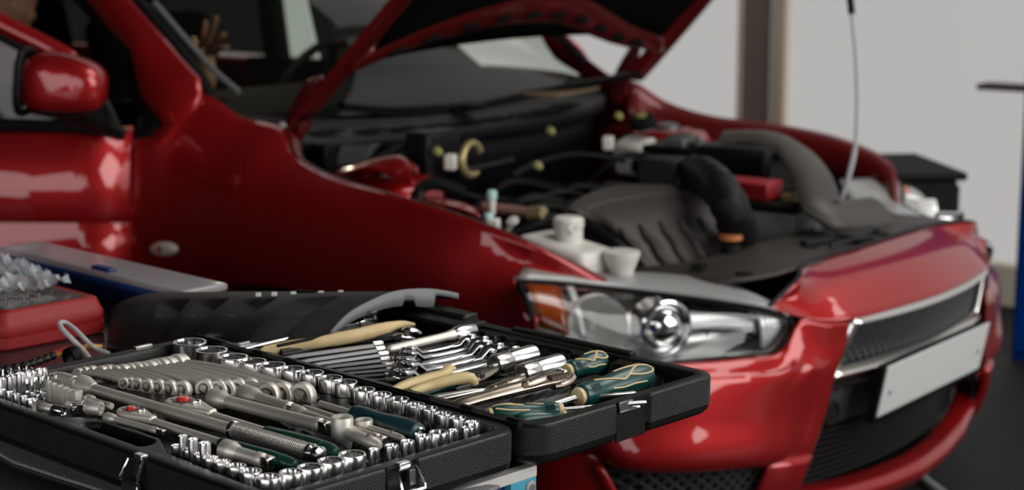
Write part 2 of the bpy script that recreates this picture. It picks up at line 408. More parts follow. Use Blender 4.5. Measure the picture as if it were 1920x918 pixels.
# roof, rear body and far side (mostly hidden behind the near panels)
rf = []
for u, hw, h in ((-2.22, .60, 1.47), (-2.6, .62, 1.50), (-3.1, .62, 1.49), (-3.6, .60, 1.44), (-3.95, .57, 1.36)):
    rf.append([(u - .08, -hw, h - .06), (u, -hw * .6, h - .01), (u + .02, 0, h), (u, hw * .6, h - .01), (u - .08, hw, h - .06)])
patch('roof', rf, RED, CAR, 20, 20, solid=.03, soff=-1)
fs = [[(u, .80, .98), (u, .86, .88), (u, .885, .72), (u, .875, .5), (u, .86, .25)] for u in (-1.59, -2.2, -2.8, -3.3)] + [[(-3.9, .79, .99), (-3.9, .85, .9), (-3.9, .875, .75), (-3.9, .86, .6), (-3.9, .84, .35)], [(-4.5, .70, .97), (-4.5, .76, .88), (-4.5, .78, .72), (-4.5, .77, .5), (-4.5, .75, .35)]]
rs = loft(fs, 14, 24)
MB().grid(rs).build('far_door_panel', RED, CAR, solid=.05, soff=0)
fs2 = [f_ for f_ in fs if f_[0][0] < -2.7]
MB().grid(mir(loft(fs2, 14, 14))).build('rear_quarter_panel', RED, CAR, solid=.05, soff=0)
for sgn in (-1, 1):
    MB().tube([(-2.80, sgn * .80, .98), (-2.74, sgn * .70, 1.25), (-2.72, sgn * .62, 1.42)], .045, 8).build('door_pillar', M['black_soft'], CAR)
    patch('rear_pillar', [[(-3.55, sgn * .61, 1.38), (-4.15, sgn * .78, .97)], [(-3.9, sgn * .58, 1.34), (-4.5, sgn * .70, .97)]], RED, CAR, 8, 6, solid=.05)
    MB().tube([(-2.30, sgn * .63, 1.405), (-2.7, sgn * .625, 1.435), (-3.2, sgn * .615, 1.42), (-3.6, sgn * .60, 1.375)], .04, 8).build('roof_rail', RED, CAR)
patch('trunk_lid', [[(-4.0, v, 1.02), (-4.3, v, 1.01), (-4.52, v, .98), (-4.6, v, .85), (-4.58, v, .4)] for v in (-.72, -.4, 0, .4, .72)], RED, CAR, 14, 14, solid=.02)
patch('rear_glass', [[(-3.88, v * .56, 1.37), (-4.12, v * .66, 1.02)] for v in (-1, -.5, 0, .5, 1)], M['side_glass'], CAR, 6, 10, solid=0)
MB().grid(loft([[(-1.80, .735, .98), (-2.38, .635, 1.40)], [(-2.56, .765, .98), (-2.56, .645, 1.40)]], 6, 6)).build('far_door_glass', M['darkened_glass'], CAR)
MB().grid(loft([[(-2.57, .765, .98), (-2.57, .645, 1.40)], [(-2.75, .77, .98), (-2.70, .65, 1.40)]], 6, 6)).build('far_door_glass', M['glass'], CAR)  # clear strip added to let a bright patch show through the cabin
MB().grid(loft([[(-2.82, .77, 1.0), (-2.78, .65, 1.40)], [(-4.05, .77, 1.0), (-3.6, .62, 1.36)]], 6, 6)).build('far_door_glass', M['darkened_glass'], CAR)
# interior
b = MB().grid(loft([[(-1.40, v, .975 - .02 * abs(v)), (-1.55, v, .985), (-1.85, v, .99), (-2.02, v, .95), (-2.06, v, .80), (-1.95, v, .55)] for v in (-.74, -.35, 0, .35, .74)], 16, 16))
b.build('dashboard', M['seat'], CAR, solid=.02)
MB().box((-4.2, -.80, .28), (-1.6, .80, .34)).build('cabin_floor', M['seat'], CAR)
MB().box((-2.85, .70, .34), (-1.62, .772, .995)).build('door_trim', M['seat'], CAR)
for sgn in (-1, 1):
    b = MB(); b.box((-2.75, sgn * .36 - .25, .42), (-2.2, sgn * .36 + .25, .60)); st = b.build('seat', M['seat'], CAR, .05)
    b = MB(); b.box((-.06, -.24, 0), (.07, .24, .62), T(-2.78, sgn * .36, .56) @ Matrix.Rotation(R(-18), 4, 'Y')); b.build('backrest', M['seat'], st, .05)
    b = MB(); b.box((-.05, -.12, .66), (.05, .12, .83), T(-2.78, sgn * .36, .56) @ Matrix.Rotation(R(-18), 4, 'Y')); b.build('headrest', M['seat'], st, .03)
for sgn in (-1, 1):
    b = MB(); b.box((-3.75, sgn * .38 - .36, .45), (-3.2, sgn * .38 + .36, .62)); st = b.build('rear_seat', M['seat'], CAR, .05)
    b = MB(); b.box((-.06, -.36, 0), (.07, .36, .66), T(-3.75, sgn * .38, .58) @ Matrix.Rotation(R(-16), 4, 'Y')); b.build('backrest', M['seat'], st, .05)
b = MB(); b.tube([tuple(Matrix.Rotation(R(-65), 3, 'Y') @ Vector((.18 * math.cos(a), .18 * math.sin(a), 0)) + Vector((-2.18, .36, .93))) for a in np.linspace(0, 2 * math.pi, 28)[:-1]], .014, 8, True)
b.box((-.17, -.012, -.01), (.17, .012, .01), T(-2.18, .36, .93) @ Matrix.Rotation(R(-65), 4, 'Y')); b.lathe([(.05, -.02), (.05, .02)], 14, T(-2.18, .36, .93) @ Matrix.Rotation(R(-65), 4, 'Y'))
b.build('steering_wheel', M['black_soft'], CAR)
dl = bpy.data.lights.new('added_cabin_light', 'AREA'); dl.shape = 'RECTANGLE'; dl.size = .12; dl.size_y = .08; dl.energy = 1.6; dl.color = (1, .85, .66)  # added light inside the cabin, brightens the raised hand and face
do = bpy.data.objects.new('added_cabin_light', dl); COL.objects.link(do); do.parent = CAR; do.location = (-2.12, -.05, 1.40); do.rotation_euler = (0, R(-8), 0)
pt = [(-1.736, -0.655, 1.25), (-1.651, -0.665, 1.193), (-1.568, -0.675, 1.139), (-1.481, -0.69, 1.092), (-1.405, -0.7, 1.058)]
MB().tube(cr(pt, 16), .007, 8).build('pillar_trim', M['pale_trim'], CAR)

# --- near front door, standing ajar
HX, HY, DX, DY, NX, NY = -1.583, -.872, -.819, -.574, .574, -.819
def dpt(t_, o_, w_): return (HX + DX * t_ + NX * o_, HY + DY * t_ + NY * o_, w_)
prof = [(-.035, .952), (-.015, .94), (.004, .905), (.014, .86), (.020, .80), (.018, .783), (.004, .774), (.000, .765), (.012, .755), (.022, .70), (.024, .62), (.014, .50), (.004, .40), (-.004, .30)]
secs = []
for t_ in np.linspace(.004, 1.08, 10):
    secs.append([dpt(t_, o_ - .02 * (t_ < .01), w_) for o_, w_ in prof])
door = MB().grid([s_ for s_ in secs]).build('front_door', M['door_red'], CAR, solid=.03, soff=-1, sharp=30)
b = MB().grid([[dpt(t_, -.05, .95), dpt(t_, -.12, .94), dpt(t_, -.13, .6), dpt(t_, -.05, .30)] for t_ in (.02, .5, 1.06)]); b.build('door_inner_trim', M['seat'], door, solid=.01)
wf = cr([(-1.9616, -1.1007, 1.3067), (-1.9034, -1.0599, 1.2551), (-1.8447, -1.0188, 1.2119), (-1.7659, -0.9635, 1.1638), (-1.7167, -0.929, 1.13), (-1.6875, -0.9086, 1.0985)], 30)
MB().tube(wf, [.021] * 26 + [.019, .017, .014, .010], 10, flat=(.9, 1.15)).build('window_frame', RED, door)
ws = cr([(-1.9592, -1.1051, 1.2648), (-1.9009, -1.0642, 1.2168), (-1.8417, -1.0228, 1.1831), (-1.7808, -0.9801, 1.141), (-1.7442, -0.9544, 1.0962)], 20)
MB().tube(ws, .011, 8).build('window_seal', M['black_soft'], door)
MB().grid(loft([[(-1.9979, -1.1201, 1.2764), (-2.0144, -1.1316, 0.9524)], [(-1.8502, -1.0165, 1.185), (-1.8603, -1.0236, 0.9534)], [(-1.7891, -0.9737, 1.1439), (-1.7969, -0.9792, 0.9539)], [(-1.7014, -0.9122, 1.1078), (-1.707, -0.9162, 0.9545)], [(-1.6298, -0.862, 0.9797), (-1.6306, -0.8626, 0.955)]], 6, 14)).build('window_glass', M['side_glass'], door)
MB().tube([(-1.9616, -1.1227, 0.9836), (-1.8395, -1.0371, 0.9795), (-1.7178, -0.9518, 0.9754), (-1.6009, -0.8699, 0.9615)], .013, 8).build('belt_seal', M['black_soft'], door)
# mirror
mc = Vector((-1.6111, -1.026, 1.084))
rot = Matrix.Rotation(math.atan2(DY, DX), 4, 'Z')
def sup(c, s, m_, e=.62, n=30, k=18):
    rows = []
    for i in range(k + 1):
        ph = -math.pi / 2 + math.pi * i / k; r = []
        for j in range(n):
            th = 2 * math.pi * j / n
            sp = lambda x: math.copysign(abs(x) ** e, x)
            r.append((s[0] * sp(math.cos(ph)) * sp(math.cos(th)), s[1] * sp(math.cos(ph)) * sp(math.sin(th)), s[2] * sp(math.sin(ph))))
        rows.append(r)
    return rows
rr = sup(0, (.092, .062, .071), None)
rr = [[(x, y, z * (1 - .22 * max(0, -x / .092))) for x, y, z in r] for r in rr]
mm = T(mc) @ rot @ Matrix.Rotation(R(-6), 4, 'Y')
b = MB().rings(rr, True, True, mm); mh = b.build('mirror_housing', RED, door, sharp=60)
def band(rows, sx, keep):  # slightly larger shell over part of the housing
    return [[(x * sx, y * sx, z * sx) for x, y, z in r] for r in rows if keep(r)]
b = MB().grid(band(rr, 1.03, lambda r: r[0][2] < -.050), True, mm); b.build('mirror_base', M['black'], door, solid=.002)
ring_ = [(.088, .058 * math.cos(a) * 1.05, .066 * math.sin(a) * 1.05) for a in np.linspace(0, 2 * math.pi, 40)[:-1]]
ring_ = [(x, math.copysign(abs(y / .061) ** .6, y) * .060, math.copysign(abs(z / .07) ** .6, z) * .070) for x, y, z in ring_]
MB().tube([tuple(mm @ Vector(q)) for q in ring_], .009, 8, True).build('mirror_rim', M['black'], door)
b = MB().prism([(-.075, -.055), (-.08, 0), (-.075, .055), (.075, .055), (.08, 0), (.075, -.055)], 0, .004, mm @ T(.094, 0, 0) @ Matrix.Rotation(R(90), 4, 'Y') @ rotz(0) @ Matrix.Diagonal((.75, .9, 1, 1))); b.build('mirror_glass', M['chrome'], door)
b = MB().grid(loft([[(-1.6708, -0.9213, 0.9698), (-1.6463, -0.9041, 1.0639)], [(-1.6338, -0.8979, 0.9691), (-1.6311, -0.8959, 1.0496)], [(-1.5971, -0.8697, 0.9667), (-1.6049, -0.8751, 0.9764)]], 5, 8)); b.build('mirror_sail', M['dark'], door, solid=.012)
MB().tube([tuple(mc + Vector((0, 0, -.05))), (-1.6272, -0.9396, 0.9987), (-1.642, -0.9134, 0.9833)], [.03, .028, .03], 10).build('mirror_arm', M['black'], door)
# hinges between door and body
for w_ in (.85, .45):
    MB().box((-1.60, -.86, w_ - .03), (-1.56, -.80, w_ + .03)).build('door_hinge', M['black'], CAR, .004)
# gap gasket at the front of the door opening
b = MB().grid(loft([[(-1.60, -.83, 1.0), (-1.595, -.84, .6), (-1.595, -.83, .28)], [(-1.60, -.70, 1.0), (-1.60, -.70, .6), (-1.60, -.70, .28)]], 8, 4)); b.build('door_jamb', M['black_soft'], CAR, solid=.01)

# --- nose panel between hood opening and grille
def mouth(v, w_, inset=0.): return (.012 - .36 * v * v - (.648 - w_) * .19 - inset, v, w_)
NP = [
 [(-.125,-.505,.690), (-.115,-.503,.689), (-.100,-.500,.685)],
 [(-0.116, -0.47, 0.713), (-.115,-.462,.697), (-0.079, -0.44, 0.664)],
 [(-0.106, -0.42, 0.74), (-.100,-.405,.705), (-0.051, -0.385, 0.652)],
 [(-.157,-.31,.741), (-.085,-.31,.708), (-.024,-.325,.652)],
 [(-.152,-.16,.745), (-.066,-.16,.714), (.000,-.16,.651)],
 [(-.150,0,.746), (-.058,0,.716), (.010,0,.650)],
]
NP = NP + [[(u, -v, w_) for u, v, w_ in s_] for s_ in NP[-2::-1]]
nose = patch('nose_panel', NP, RED, CAR, 12, 50, solid=.004)
edge = [s_[0] for s_ in NP]
MB().tube([(u - .003, v, w_ + .001) for u, v, w_ in cr(edge, 40)], .006, 6).build('edge_strip', M['dark'], nose)
# --- bumper cheeks and sides
BS = [
 [(-.47,-.869,.664), (-.50,-.878,.61), (-.56,-.884,.54), (-.62,-.884,.46), (-.66,-.88,.40), (-.68,-.872,.22)],
 [(-.36,-.833,.640), (-.36,-.850,.615), (-.36,-.858,.585), (-.36,-.855,.50), (-.36,-.85,.435), (-.37,-.83,.425)],
 [(-0.263, -0.7734, 0.6099), (-0.2482, -0.7859, 0.5908), (-0.2359, -0.786, 0.5751), (-0.2471, -0.8129, 0.5083), (-0.2461, -0.827, 0.4303), (-0.2783, -0.7788, 0.3993)],
 [(-0.1857, -0.6875, 0.6079), (-0.1725, -0.6985, 0.5901), (-0.1635, -0.703, 0.5778), (-0.1608, -0.7239, 0.5033), (-0.1604, -0.7405, 0.4201), (-0.1924, -0.6886, 0.3891)],
 [(-0.129, -0.5838, 0.6055), (-0.1157, -0.5955, 0.5866), (-0.1058, -0.5978, 0.5738), (-0.102, -0.6086, 0.4927), (-0.1005, -0.6235, 0.41), (-0.1294, -0.5724, 0.3808)],
 [(-0.0993, -0.507, 0.609), (-0.0857, -0.5134, 0.5876), (-0.0747, -0.5152, 0.5692), (-0.0789, -0.5305, 0.4867), (-0.0767, -0.5361, 0.4027), (-0.0999, -0.493, 0.3778)],
 [(-0.0813, -0.4614, 0.6634), (-0.07, -0.4526, 0.6104), (-0.0571, -0.4516, 0.5634), (-0.0662, -0.4602, 0.4764), (-0.0709, -0.475, 0.3965), (-0.0853, -0.4477, 0.3794)],
 [(-0.0504, -0.3945, 0.6524), (-0.0531, -0.404, 0.6036), (-0.0498, -0.4141, 0.5602), (-0.0577, -0.4267, 0.4704), (-0.0647, -0.4489, 0.3936), (-0.0777, -0.4237, 0.3772)],
 [(-0.0316, -0.3295, 0.6478), (-0.0371, -0.3521, 0.5961), (-0.0436, -0.3775, 0.5493), (-0.0539, -0.3995, 0.4594), (-0.0641, -0.4273, 0.3884), (-0.0738, -0.4107, 0.3747)],
]
for k, s_ in enumerate(BS):                            # sharpen the crease below the lamp
    a, c = np.array(s_[1]), np.array(s_[2]); e = .004 if 2 <= k <= 5 else 0.; s_.insert(2, tuple(a * .25 + c * .75 + (-e, e, 0)))
rb = loft(BS, 30, 60)
bump = MB().grid(rb).build('front_bumper', RED, CAR, solid=.005, soff=0, sharp=50)
MB().grid(mir(rb)).build('front_bumper', RED, CAR, solid=.005, soff=0, sharp=50)
lc_ = [[(-.50,-.882,.60), (-.62,-.884,.46), (-.68,-.872,.22)], [(-.42,-.870,.52), (-.44,-.870,.40), (-.45,-.862,.22)], [(-.36,-.853,.47), (-.37,-.853,.38), (-.38,-.842,.22)], [(-0.3083, -0.826, 0.4287), (-0.2995, -0.8165, 0.3834), (-0.277, -0.7901, 0.3168)]]
for sgn in (-1, 1): patch('bumper_corner', [[(u + .004, (v + .004) * -sgn, w_) for u, v, w_ in s_] for s_ in lc_], RED, CAR, 10, 16, solid=.004)
# lower red frame: posts beside the fog recess and the lip under the mouth
def plan(v_, w_, off=0.):
    """front outline of the car in plan (u for a given v)"""
    P = [(-.885,-.76),(-.878,-.55),(-.845,-.36),(-.755,-.22),(-.61,-.125),(-.45,-.065),(-.3,-.025),(-.15,0),(0,.012)]
    a = -abs(v_); return (float(np.interp(a, [p_[0] for p_ in P], [p_[1] for p_ in P])) + off, v_, w_)
for sgn in (-1, 1):
    po = [[(-0.0998, -0.5412, 0.3941), (-0.1103, -0.5521, 0.3532), (-0.1371, -0.5648, 0.2794)], [(-0.0798, -0.5021, 0.3927), (-0.0864, -0.5156, 0.3486), (-0.1111, -0.5255, 0.2742)], [(-0.0632, -0.4379, 0.3889), (-0.0779, -0.4641, 0.3203), (-0.1039, -0.4729, 0.2613)]]
    q = [[(u, v * -sgn, w_) for u, v, w_ in s_] for s_ in po]
    patch('bumper_post', q, RED, CAR, 8, 10, solid=.02)
    po = [[(-0.3173, -0.8307, 0.4175), (-0.3048, -0.8195, 0.3831), (-0.282, -0.7936, 0.3167)], [(-0.3028, -0.823, 0.4184), (-0.289, -0.8101, 0.3839), (-0.267, -0.7828, 0.3169)]]
    q = [[(u, v * -sgn, w_) for u, v, w_ in s_] for s_ in po]
    patch('bumper_post', q, RED, CAR, 8, 4, solid=.02)
lip = []
for v in np.linspace(-.84, .84, 60):
    z = .262 + .05 * (min(abs(v), .62) / .62) ** 2.2 - .25 * max(0, abs(v) - .62) ** 1.2
    u0 = plan(v, 0)[0] - .022
    lip.append([(u0 - .055, v, z + .020), (u0 - .012, v, z + .012), (u0, v, z - .004), (u0 - .004, v, z - .022), (u0 - .03, v, z - .05)])
MB().grid(loft(lip, 12, 80)).build('lower_lip', RED, bump, solid=.004)
# fog lamp recess with mesh
def lattice(name, P0f, s0, s1, h0, h1, step, r, m_, parent, inside=lambda s, h: True):
    b = MB()
    for sg in (-1, 1):
        d = h1 - h0
        s = s0 - d
        while s < s1 + d:
            pts = []
            for k in range(25):
                h = h0 + d * k / 24; x = s + sg * (h - h0) + (0 if sg > 0 else d)
                ok = s0 <= x <= s1 and inside(x, h)
                if ok: pts.append(P0f(x, h))
                if (not ok or k == 24) and len(pts) > 1:
                    b.tube(pts, r, 4); pts = []
                elif not ok: pts = []
            s += step
    return b.build(name, m_, parent, smooth=False)
for sgn in (-1, 1):
    back = [[(plan(v, 0)[0] - .05, v * -sgn, w_) for w_ in (.46, .36, .24)] for v in np.linspace(-.83, -.47, 10)]
    fr = MB().grid(back).build('fog_recess', M['black_soft'], CAR, solid=.004)
    lattice('mesh', lambda v, h: (plan(v, 0)[0] - .03, v * -sgn, h), -.83, -.46, .275, .45, .024, .0040, M['tow'], fr)['kind'] = 'stuff'
# --- mouth: back plate, mesh, chrome, number plate
rows = [[mouth(v, w_, .045) for w_ in np.linspace(.66, .24, 10)] for v in np.linspace(-.50, .50, 24)]
mb_ = MB().grid(rows).build('grille_backing', M['black_soft'], CAR, solid=.004)
hw = lambda w_: .315 + (.648 - w_) * .36
gm = lattice('grille_mesh', lambda v, h: mouth(v, h, .022), -.36, .36, .542, .638, .0235, .0048, M['tow'], CAR, lambda v, h: abs(v) < hw(h))
def strip(name, w0, w1, v0, v1, ins0, ins1, m_, parent, bul=.006, n=30):
    rows = []
    for v in np.linspace(v0, v1, n):
        k = [w0 + (w1 - w0) * t_ for t_ in (0, .12, .5, .88, 1)]
        rows.append([mouth(v, k[0], ins0), mouth(v, k[1], (ins0 + 0) * .6 - bul * .6), mouth(v, k[2], -bul), mouth(v, k[3], -bul * .6 + ins1 * .3), mouth(v, k[4], ins1)])
    return MB().grid(rows).build(name, m_, parent, solid=.002)
ch = strip('chrome_surround', .654, .630, -.335, .335, .004, .022, M['chrome_trim'], CAR)
for sgn in (-1, 1):
    r1 = []
    for w_ in np.linspace(.652, .520, 14):
        h = hw(w_) * sgn
        r1.append([mouth(h + .026 * sgn, w_, .002), mouth(h + .016 * sgn, w_, -.004), mouth(h, w_, .0), mouth(h - .006 * sgn, w_, .022)])
    MB().grid(r1).build('chrome_side', M['chrome_trim'], ch, solid=.002)
strip('chrome_bar', .552, .519, -.37, .37, .022, .012, M['chrome_trim'], CAR, .010)
strip('lower_bar', .519, .500, -.375, .375, .012, .012, M['dark'], CAR, .004)
# charcoal panel around the plate
rows = []
for v in np.linspace(-.43, .43, 40):
    k = .0 if abs(v) > .30 else (.028 if abs(v) < .28 else .014)
    lo = .415 - .012 * (1 - abs(v) / .43)
    rows.append([mouth(v, .502, .012), mouth(v, .495, .002 + k), mouth(v, .46, .002 + k), mouth(v, lo + .01, .004 + k), mouth(v, lo, .03)])
pp = MB().grid(rows).build('plate_panel', M['tow'], CAR, solid=.004)
for sgn in (-1, 1):
    c = Vector(mouth(-.345 * -sgn, .452, .0))
    q = T(c) @ Matrix.Rotation(math.atan2(.72 * .345, 1) * (1 if sgn < 0 else -1) * -1, 4, 'Z') @ Matrix.Rotation(R(90), 4, 'Y')
    MB().lathe([(.026, -.006), (.027, .002), (.024, .005), (.021, .003), (.020, .001)], 24, q).build('tow_hole_cover', M['black_soft'], pp)
pm = T(.004, 0, .489) @ Matrix.Rotation(R(11), 4, 'Y')
hold = MB().box((-.022, -.262, -.074), (-.003, .262, .054), pm).build('plate_holder', M['black_soft'], CAR, .004)
pl = MB().box((-.002, -.26, -.056), (.002, .26, .056), pm).build('number_plate', M['plate'], CAR, .001)
for v in (-.225, .225):
    MB().lathe([(.0045, 0), (.0045, .002), (.003, .003)], 10, pm @ T(.002, v, -.008) @ Matrix.Rotation(R(90), 4, 'Y')).build('screw', M['steel'], pl)
# lower intake mesh with slats
lo_m = MB()
for k in range(9):
    w_ = .292 + k * .0135
    lo_m.tube([mouth(v, w_, .026) for v in np.linspace(-.41 - (.41 - w_) * .25, .41 + (.41 - w_) * .25, 24)], .0032, 5)
for k in range(64):
    v = -.43 + k * .0137
    lo_m.tube([mouth(v, w_, .030) for w_ in (.285, .34, .405)], .0028, 4)
tag(lo_m.build('lower_mesh', M['dark'], CAR), kind='stuff'); tag(gm, kind='stuff')

# --- headlights
TOPL = [(-0.491, -0.843, 0.753), (-0.446, -0.765, 0.742), (-0.395, -0.668, 0.722), (-0.304, -0.6, 0.709), (-0.209, -0.555, 0.699), (-0.125, -0.512, 0.686), (-0.093, -0.487, 0.67)]
BOTL = [(-0.431, -0.866, 0.665), (-.365,-.828,.642), (-0.2658, -0.7692, 0.6076), (-0.1886, -0.6828, 0.6086), (-0.1321, -0.5785, 0.6062), (-0.108, -0.5168, 0.6074), (-0.0951, -0.4783, 0.6462)]
LS = []
for a, c in zip(TOPL, BOTL):
    a = np.array(a); c = np.array(c); m_ = (a + c) / 2; d = np.array((.020, -.022, .014)) * min(1, np.linalg.norm(a - c) / .06)
    LS.append([tuple(a), tuple(m_ * .45 + a * .55 + d * .75), tuple(m_ + d), tuple(m_ * .4 + c * .6 + d * .6), tuple(c)])
rl = loft(LS, 14, 40)
def inset(rows, du, dv, dw=0., k=1.): return [[(u + du, v + dv, w_ + dw) for u, v, w_ in r] for r in rows]
def headlight(sg):
    fl_ = (lambda rows: rows) if sg < 0 else mir
    P_ = lambda q: (q[0], q[1] * -sg, q[2])
    root = MB().grid(fl_(inset(rl[2:-2], -.085, .075))).build('headlight', M['lamp_grey'], CAR, solid=.004)
    MB().grid(fl_(rl)).build('lens', M['lens'], root, solid=0)
    # dark rim round the lens, and the walls of the housing
    rim = [r[0] for r in rl] + [q for q in rl[-1][1:]] + [r[-1] for r in rl[::-1]][1:] + [q for q in rl[0][::-1][1:-1]]
    MB().tube([P_(q) for q in rim], .0055, 6, True).build('lens_seal', M['black_soft'], root)
    rimb = [(u - .085, v + .075, w_) for u, v, w_ in rim]
    MB().grid([[P_(a), P_(c)] for a, c in zip(rim + rim[:1], rimb + rimb[:1])]).build('housing_wall', M['lamp_grey'], root, solid=.002)
    # amber rear insert
    am = [[tuple(np.array(q) + np.array((-.008, .012, 0))) for q in r[1:-1]] for r in rl[1:7]]
    MB().grid(fl_(am)).build('amber_insert', M['amber'], root, solid=.003)
    am = [[tuple(np.array(q) + np.array((-.004, .010, 0))) for q in r[1:-1]] for r in rl[7:9]]
    MB().grid(fl_(am)).build('white_bar', M['lamp_white'], root, solid=.003)
    # high beam bowl, projector, ribbed front turn lamp
    def aim(q, tilt=0): return T(P_(q)) @ Matrix.Rotation(R(32 * sg), 4, 'Z') @ Matrix.Rotation(R(90), 4, 'Y')
    c = (-0.3712, -0.7578, 0.6645)
    MB().lathe([(.02, -.055), (.035, -.045), (.052, -.02), (.062, .012), (.066, .02), (.066, .0), (.055, -.03)], 32, aim(c), True, False).build('high_beam_reflector', M['lamp_white'], root)
    MB().lathe([(.012, -.05), (.012, -.01), (.006, -.003)], 16, aim(c)).build('bulb', M['white_plastic'], root)
    c = (-0.2562, -0.6831, 0.6672)
    MB().lathe([(.050, -.05), (.050, .0), (.054, .012), (.050, .016), (.043, .006), (.043, -.02)], 36, aim(c), False, False).build('projector_ring', M['chrome'], root)
    MB().lathe([(.044, -.012), (.040, .004), (.028, .016), (.012, .022), (.001, .023)], 32, aim(c)).build('projector_lens', M['reflector'], root)
    # bezel bars that run between the lamps
    rows = [[tuple(np.array(q) + np.array((-.05, .045, 0))) for q in r[4:11]] for r in rl[17:31]]
    MB().grid(fl_(rows)).build('bezel', M['lamp_dark'], root, solid=.003)
    rows = [[tuple(np.array(q) + np.array((-.034, .032, .002))) for q in r[6:10]] for r in rl[19:31]]
    MB().grid(fl_(rows)).build('bright_bar', M['lamp_white'], root, solid=.003)
    for k in range(7):
        r = rl[31 + k]; p_ = [tuple(np.array(q) + np.array((-.026, .026, 0))) for q in r[1:-1]]
        MB().tube([P_(q) for q in p_], .007, 6, flat=(1, .8)).build('turn_lamp_rib', M['lamp_white'], root)
    # grey shroud on top of the housing
    back = [(-0.577, -0.66, 0.776), (-0.526, -0.6, 0.749), (-0.474, -0.56, 0.731), (-0.369, -0.52, 0.73), (-0.311, -0.47, 0.721), (-0.235, -0.45, 0.708), (-0.17, -0.455, 0.688)]
    sh = [[P_(a), P_(tuple(.6 * np.array(a) + .4 * np.array(c_) + np.array((0, 0, .008)))), P_(c_)] for a, c_ in zip([(u, v, w_ + .003) for u, v, w_ in TOPL], back)]
    MB().grid(loft(sh, 8, 24)).build('shroud', M['shroud'], root, solid=.004)
    return root
headlight(-1); headlight(1)

# --- hood, propped open
PH = R(44); CP, SP = math.cos(PH), math.sin(PH)
def H(s, v, n=0.):
    cn = .045 * (1 - (v / .7) ** 2)
    return (-1.25 + s * CP - (n + cn) * SP, v, 1.0 + s * SP + (n + cn) * CP)
def sr(v):
    return float(np.interp(v, [-.70, -.68, -.66, -.6, -.55, -.45, -.3, -.2, -.1, 0, .1, .2, .3, .4, .5, .6, .65, .70], [-.03, .14, .154, .17, .182, .204, .228, .241, .246, .243, .237, .212, .182, .156, .139, .132, .11, .06]))
VS = np.concatenate([[-.70, -.68], np.linspace(-.66, .70, 40)])
def hwid(s): return .70 - .10 * (max(0, s) / 1.0) ** 1.6
rows = []
for s_ in np.linspace(0, 1, 18):
    r = []
    for v in VS:
        s = sr(v) + (1.02 - sr(v)) * s_; k = hwid(s) / .70
        r.append(H(s, v * k, 0 if abs(v) < .695 else -.012))
    rows.append(r)
hood = MB().grid(rows).build('hood', RED, CAR, solid=.003)
# pressed inner frame: rear beam with oval openings, side beams, and the insulation mat between
def beam(name, f0, f1, v0, v1, n, d0=.012, d1=.024, m_=None):
    rr = []
    for v in np.linspace(v0, v1, n):
        a, c = f0(v), f1(v)
        rr.append([H(a, v, -.002), H(a + .004, v, -d1 * .75), H(a + (c - a) * .3, v, -d1), H(a + (c - a) * .75, v, -d1 * .9), H(c - .004, v, -d0), H(c, v, -.004)])
    return MB().grid(loft(rr, 14, n)).build(name, m_ or M['red_shaded'], hood, solid=.002)
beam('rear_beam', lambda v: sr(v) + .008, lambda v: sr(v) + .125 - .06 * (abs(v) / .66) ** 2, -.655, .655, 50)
for sgn in (-1, 1):
    rr = []
    for s in np.linspace(.02, 1.0, 20):
        e = hwid(s)
        rr.append([H(s, sgn * e, -.004), H(s, sgn * (e - .006), -.018), H(s, sgn * (e - .03), -.022), H(s, sgn * (e - .065), -.02), H(s, sgn * (e - .075), -.012), H(s, sgn * (e - .085), -.004)])
    MB().grid(loft(rr, 14, 24)).build('side_beam', M['red_shaded'], hood, solid=.002)
MB().grid([[H(s, v, -.02) for v in np.linspace(-.6, .6, 14)] for s in np.linspace(.2, 1.0, 12)]).build('insulation_mat', M['mat_fabric'], hood, solid=.004)
for v in (-.52, -.41, -.29, -.17, -.055, .055, .17, .29, .40, .50):
    s = sr(v) + .052 - .02 * (abs(v) / .66) ** 2; e = 1e-3
    p0 = Vector(H(s, v, -.030)); px_ = (Vector(H(s, v + e, -.030)) - p0).normalized()
    slope = (sr(v + .02) - sr(v - .02)) / .04
    ax = (Vector(H(s + slope * .01, v + .01, -.030)) - p0).normalized(); nz = Vector((-SP, 0, CP)); ay = nz.cross(ax).normalized()
    mm_ = Matrix(((ax.x, ay.x, nz.x, p0.x), (ax.y, ay.y, nz.y, p0.y), (ax.z, ay.z, nz.z, p0.z), (0, 0, 0, 1)))
    MB().lathe([(.001, .003), (.9, .003), (1, .0), (.9, -.001), (.001, -.001)], 20, mm_ @ Matrix.Diagonal((.034, .014, 1, 1))).build('frame_opening', M['black_soft'], hood)
# gooseneck hinges
for sgn in (-1, 1):
    hg = [[(-1.228, -0.655, 1.093), (-1.194, -0.64, 1.103)], [(-1.259, -0.655, 1.053), (-1.207, -0.64, 1.057)], [(-1.285, -0.655, 1.009), (-1.225, -0.64, 1.012)], [(-1.3, -0.66, 0.972), (-1.242, -0.645, 0.975)], [(-1.303, -0.66, 0.935), (-1.271, -0.65, 0.931)]]
    hg = [[(u, v * -sgn, w_) for u, v, w_ in s_] for s_ in hg]
    hh = MB().grid(loft(hg, 4, 16)).build('hood_hinge', M['red_shaded'], CAR, solid=.016)
    u, v, w_ = (-1.285, -0.68, 0.984)
    MB().lathe([(.011, 0), (.011, .006), (.007, .010), (.002, .011)], 14, T(u, v * -sgn, w_) @ Matrix.Rotation(R(90), 4, 'X')).build('bolt', M['white_plastic'], hh)
